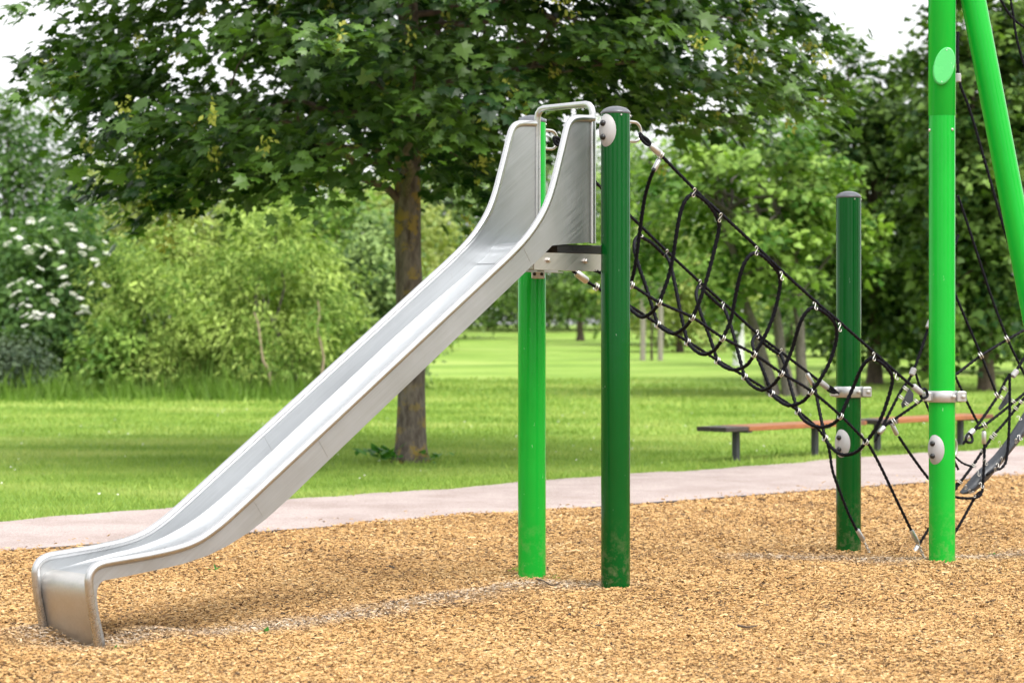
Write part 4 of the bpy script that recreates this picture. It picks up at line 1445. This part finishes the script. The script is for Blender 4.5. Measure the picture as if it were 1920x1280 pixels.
kr([(1830, 804), (1847, 796), (1886, 766), (1920, 738), (1975, 690)], dd=-0.02)
kr([(1780, 934), (1795, 911), (1825, 871), (1858, 822), (1888, 787), (1930, 733), (1970, 680)], dd=-0.03)
kr([(1845, 806), (1846, 840), (1844, 890), (1842, 918), (1836, 930), (1815, 934), (1780, 928), (1746, 902), (1712, 858), (1685, 818)], dd=-0.06)
kr([(1893, 700), (1893, 780), (1888, 855), (1879, 876), (1862, 882), (1850, 890)], dd=-0.06)
kr([(1838, 922), (1828, 932), (1795, 991), (1746, 986 + 0), (1724, 1019)][:3] + [(1762, 1040)], dd=-0.05)
kr([(1795, 905), (1770, 947), (1746, 984), (1724, 1019)], dd=0.0)
kr([(1790, 855), (1805, 868), (1825, 875)], 0.0075)
kr([(1890, -30), (1900, 30), (1908, 80), (1935, 170)], 0.009, 0.1)
kr([(1876, 0), (1897, 33), (1925, 55)], 0.009, 0.1)
for (x, y), (x2, y2), r_ in (((1740, 615), (1746, 600), .017), ((1709, 703), (1714, 690), .017), ((1797, 154), (1797, 138), .016), ((1898, 706), (1907, 694), .017),
                             ((1648, 812), (1658, 800), .015), ((1811, 822), (1826, 805), .017)):
    ferrule(cnet, KO, kp(x, y, -0.03), kp(x2, y2, -0.03), r_, 'cover' if y != 822 and y != 812 else 'alu')
ferrule(cnet, KO, kp(1845, 808, -0.06), kp(1845, 832, -0.06), 0.0135, 'zinc')
ferrule(cnet, KO, kp(1672, 794), kp(1682, 815), 0.013, 'alu')
ferrule(cnet, KO, kp(1722, 1022, -0.0), kp(1709, 1044, -0.0), 0.0135, 'alu')
for (x, y) in ((1839, 666), (1888, 635), (1869, 741), (1676, 790), (1846, 797)):
    put(CLAMP_ME, 'ring_clamp', cnet, KO, kp(x, y, -0.01), (0.8, 0.1, 0.5), 0, 1.1)
for (x, y) in ((1698, 728), (1690, 745), (1700, 757), (1718, 752), (1884, 728), (1878, 745), (1900, 752), (1914, 753)):
    put(CLAMP_ME, 'ring_clamp', cnet, KO, kp(x, y, -0.03), (0.6, 0.1, 0.8), 0, 0.9)
# thimble on the ring of the bright post
eye(cnet, KO, kp(1822, 818, -0.2), kp(1796, 838, -0.3) - kp(1822, 818, -0.2), 0.075, 0.024)
# rubber sling: a thick strip bent to a gutter
up_e = [(1800, 921), (1811, 907), (1832, 883), (1860, 857), (1886, 825), (1906, 795), (1932, 752), (1965, 700)]
lo_e = [(1806, 925), (1826, 922), (1848, 903), (1868, 881), (1888, 857), (1908, 832), (1942, 792), (1985, 735)]
ue = smooth_path([kp(x, y, 0.02) for x, y in up_e], 4)
le = smooth_path([kp(x, y, 0.0) for x, y in lo_e], 4)
V, F = [], []
K = 9
for a, b in zip(ue, le):
    wd = np.linalg.norm(b - a)
    for lay in (0.0, 0.012):
        for j in range(K):
            t = j / (K - 1)
            V.append(a + (b - a) * t + np.array([0, -1.0, -0.25]) * (0.5 * wd * math.sin(math.pi * t)) + np.array([0, lay, -lay * .3]))
mS = len(ue)
for i in range(mS - 1):
    for lay in range(2):
        for j in range(K - 1):
            q0 = i * 2 * K + lay * K + j
            f_ = (q0, q0 + 1, q0 + 1 + 2 * K, q0 + 2 * K)
            F.append(f_ if lay == 0 else f_[::-1])
    for j in (0, K - 1):
        q0 = i * 2 * K + j
        F.append((q0, q0 + 2 * K, q0 + 3 * K, q0 + K))
MB(KO).add(V, F, True).build('rubber_sling', M['sling'], cnet)
for (x, y) in ((1811, 913), (1818, 921), (1834, 886), (1848, 866), (1875, 832), (1911, 783), (1826, 926), (1840, 909), (1866, 880), (1872, 872), (1879, 862), (1905, 826), (1912, 820)):
    put(HOOK_ME, 'hook', cnet, KO, kp(x, y, -0.10), (0.9, 0.1, 0.45), rgh.uniform(-1, 1), 0.55)
for (x, y) in ((1800, 903), (1826, 872), (1842, 846), (1860, 820), (1865, 814), (1893, 768), (1905, 765)):
    put(CLAMP_ME, 'ring_clamp', cnet, KO, kp(x, y, -0.03), (0.55, 0.1, 0.8), 0, 0.85)
for pts in ([(1705, 727), (1713, 738), (1712, 752), (1692, 765), (1690, 757)], [(1891, 733), (1897, 748), (1888, 757), (1875, 770), (1872, 765)]):
    fr = [kp(x, y, -0.02) for x, y in pts]
    bk = [p + np.array([0, 0.012, 0]) for p in fr]
    m_ = len(pts)
    MB(KO).add(fr + bk, [tuple(range(m_)), tuple(range(2 * m_ - 1, m_ - 1, -1))] + [(i, i + m_, (i + 1) % m_ + m_, (i + 1) % m_) for i in range(m_)]).build('corner_patch', M['sling'], cnet)

# ------------------------------------------------------------------ benches
B0, BV = np.array([2.125, 21.05]), np.array([0.865, 0.85])
def bench(label, t0, t1, legs, seed):
    mid = B0 + BV * (t0 + t1) / 2
    root = empty('park_bench', (mid[0], mid[1], 0), label, 'bench', 'backless benches beside the path')
    o = np.array(root.location)
    d = unit(np.append(BV, 0))
    nrm = np.array([d[1], -d[0], 0])
    Rm = np.column_stack([d, -nrm, [0, 0, 1.0]])
    Lb = np.linalg.norm(BV) * (t1 - t0)
    for k_, off in enumerate((-0.095, 0.095)):
        mb = MB()
        mb.box((0, 0, 0), (Lb - 0.34, 0.18, 0.045), None, 0.005)
        s_ = mb.build('seat_plank', M['bench'], root)
        s_.matrix_local = Matrix.Translation(Vector([float(c) for c in d * 0.17 - nrm * off + np.array([0, 0, 0.282])])) @ Matrix(Rm.tolist()).to_4x4()
        mb = MB()
        mb.box((0, 0, 0), (0.335, 0.178, 0.043), None, 0.005)
        e_ = mb.build('weathered_plank_end', M['bench_end'], root)
        e_.matrix_local = Matrix.Translation(Vector([float(c) for c in d * (-Lb / 2 + 0.17) - nrm * off + np.array([0, 0, 0.282])])) @ Matrix(Rm.tolist()).to_4x4()
    for t in legs:
        p = np.append(B0 + BV * t, 0) - o
        mb = MB()
        mb.box(p + np.array([0, 0, 0.08]), (0.058, 0.058, 0.36), Rm, 0.005)
        l_ = mb.build('leg', M['leg'], root)
        mb = MB()
        mb.box(p + np.array([0, 0, 0.251]), (0.07, 0.34, 0.014), Rm)
        mb.build('cross_plate', M['leg'], l_)
    return root
bench('backless wooden bench whose dark weathered end lies nearest the slide', -0.30, 1.50, (0.0, 1.0), 1)
bench('backless wooden bench behind the bright green post, beyond the first bench', 1.66, 3.36, (1.85, 3.07), 2)

# ------------------------------------------------------------------ small things on the wood chips
def on_bed(px, py):
    p = to_ground(px, py)
    return p[0], p[1], float(bed_h(p[0], p[1]))
for px_, py_, n_, s_, lb, sd in ((224, 1201, 5, 0.03, 'tiny green seedling beside the slide exit', 81), (497, 1168, 5, 0.035, 'tiny green seedling on the pale strip under the slide', 82),
                                 (403, 1055, 6, 0.035, 'small green sprig on the chips below the chute bend', 83), (962, 1063, 7, 0.032, 'small yellowish weed at the foot of the bright green slide post', 84),
                                 (1040, 1076, 6, 0.03, 'small yellowish weed between the two slide posts', 85), (1861, 1026, 5, 0.03, 'tiny seedling near the foot of the bright climbing frame post', 86)):
    x, y, z = on_bed(px_, py_)
    weed(lb, x, y, n_, s_, 0.03, sd, z, 'weed' if sd not in (84, 85) else 'leaf_yellow', 'seedling', 'seedlings on the wood chips')
def twig(label, pts, r, seed):
    P = []
    for px_, py_ in pts:
        x, y, z = on_bed(px_, py_)
        P.append((x, y, z + 0.018))
    o = np.array(P[0])
    mb = MB(o)
    mb.tube(smooth_path(P, 4), np.linspace(r, r * 0.4, (len(P) - 1) * 4 + 1), 7)
    q = mb.build('twig', M['bark_brown'])
    q.location = o
    return tag(q, label, 'twig', 'twigs on the wood chips')
twig('thin dark twig lying between the two slide posts', [(1006, 1085), (1020, 1090), (1037, 1095), (1052, 1090)], 0.005, 1)
twig('short brown twig on the open chips before the net', [(1384, 1168), (1400, 1171), (1420, 1169)], 0.006, 2)

print('chips', N_CHIPS, 'blades', N_GRASS, 'tris', sum(len(m.loops) - 2 * len(m.polygons) for m in bpy.data.meshes))
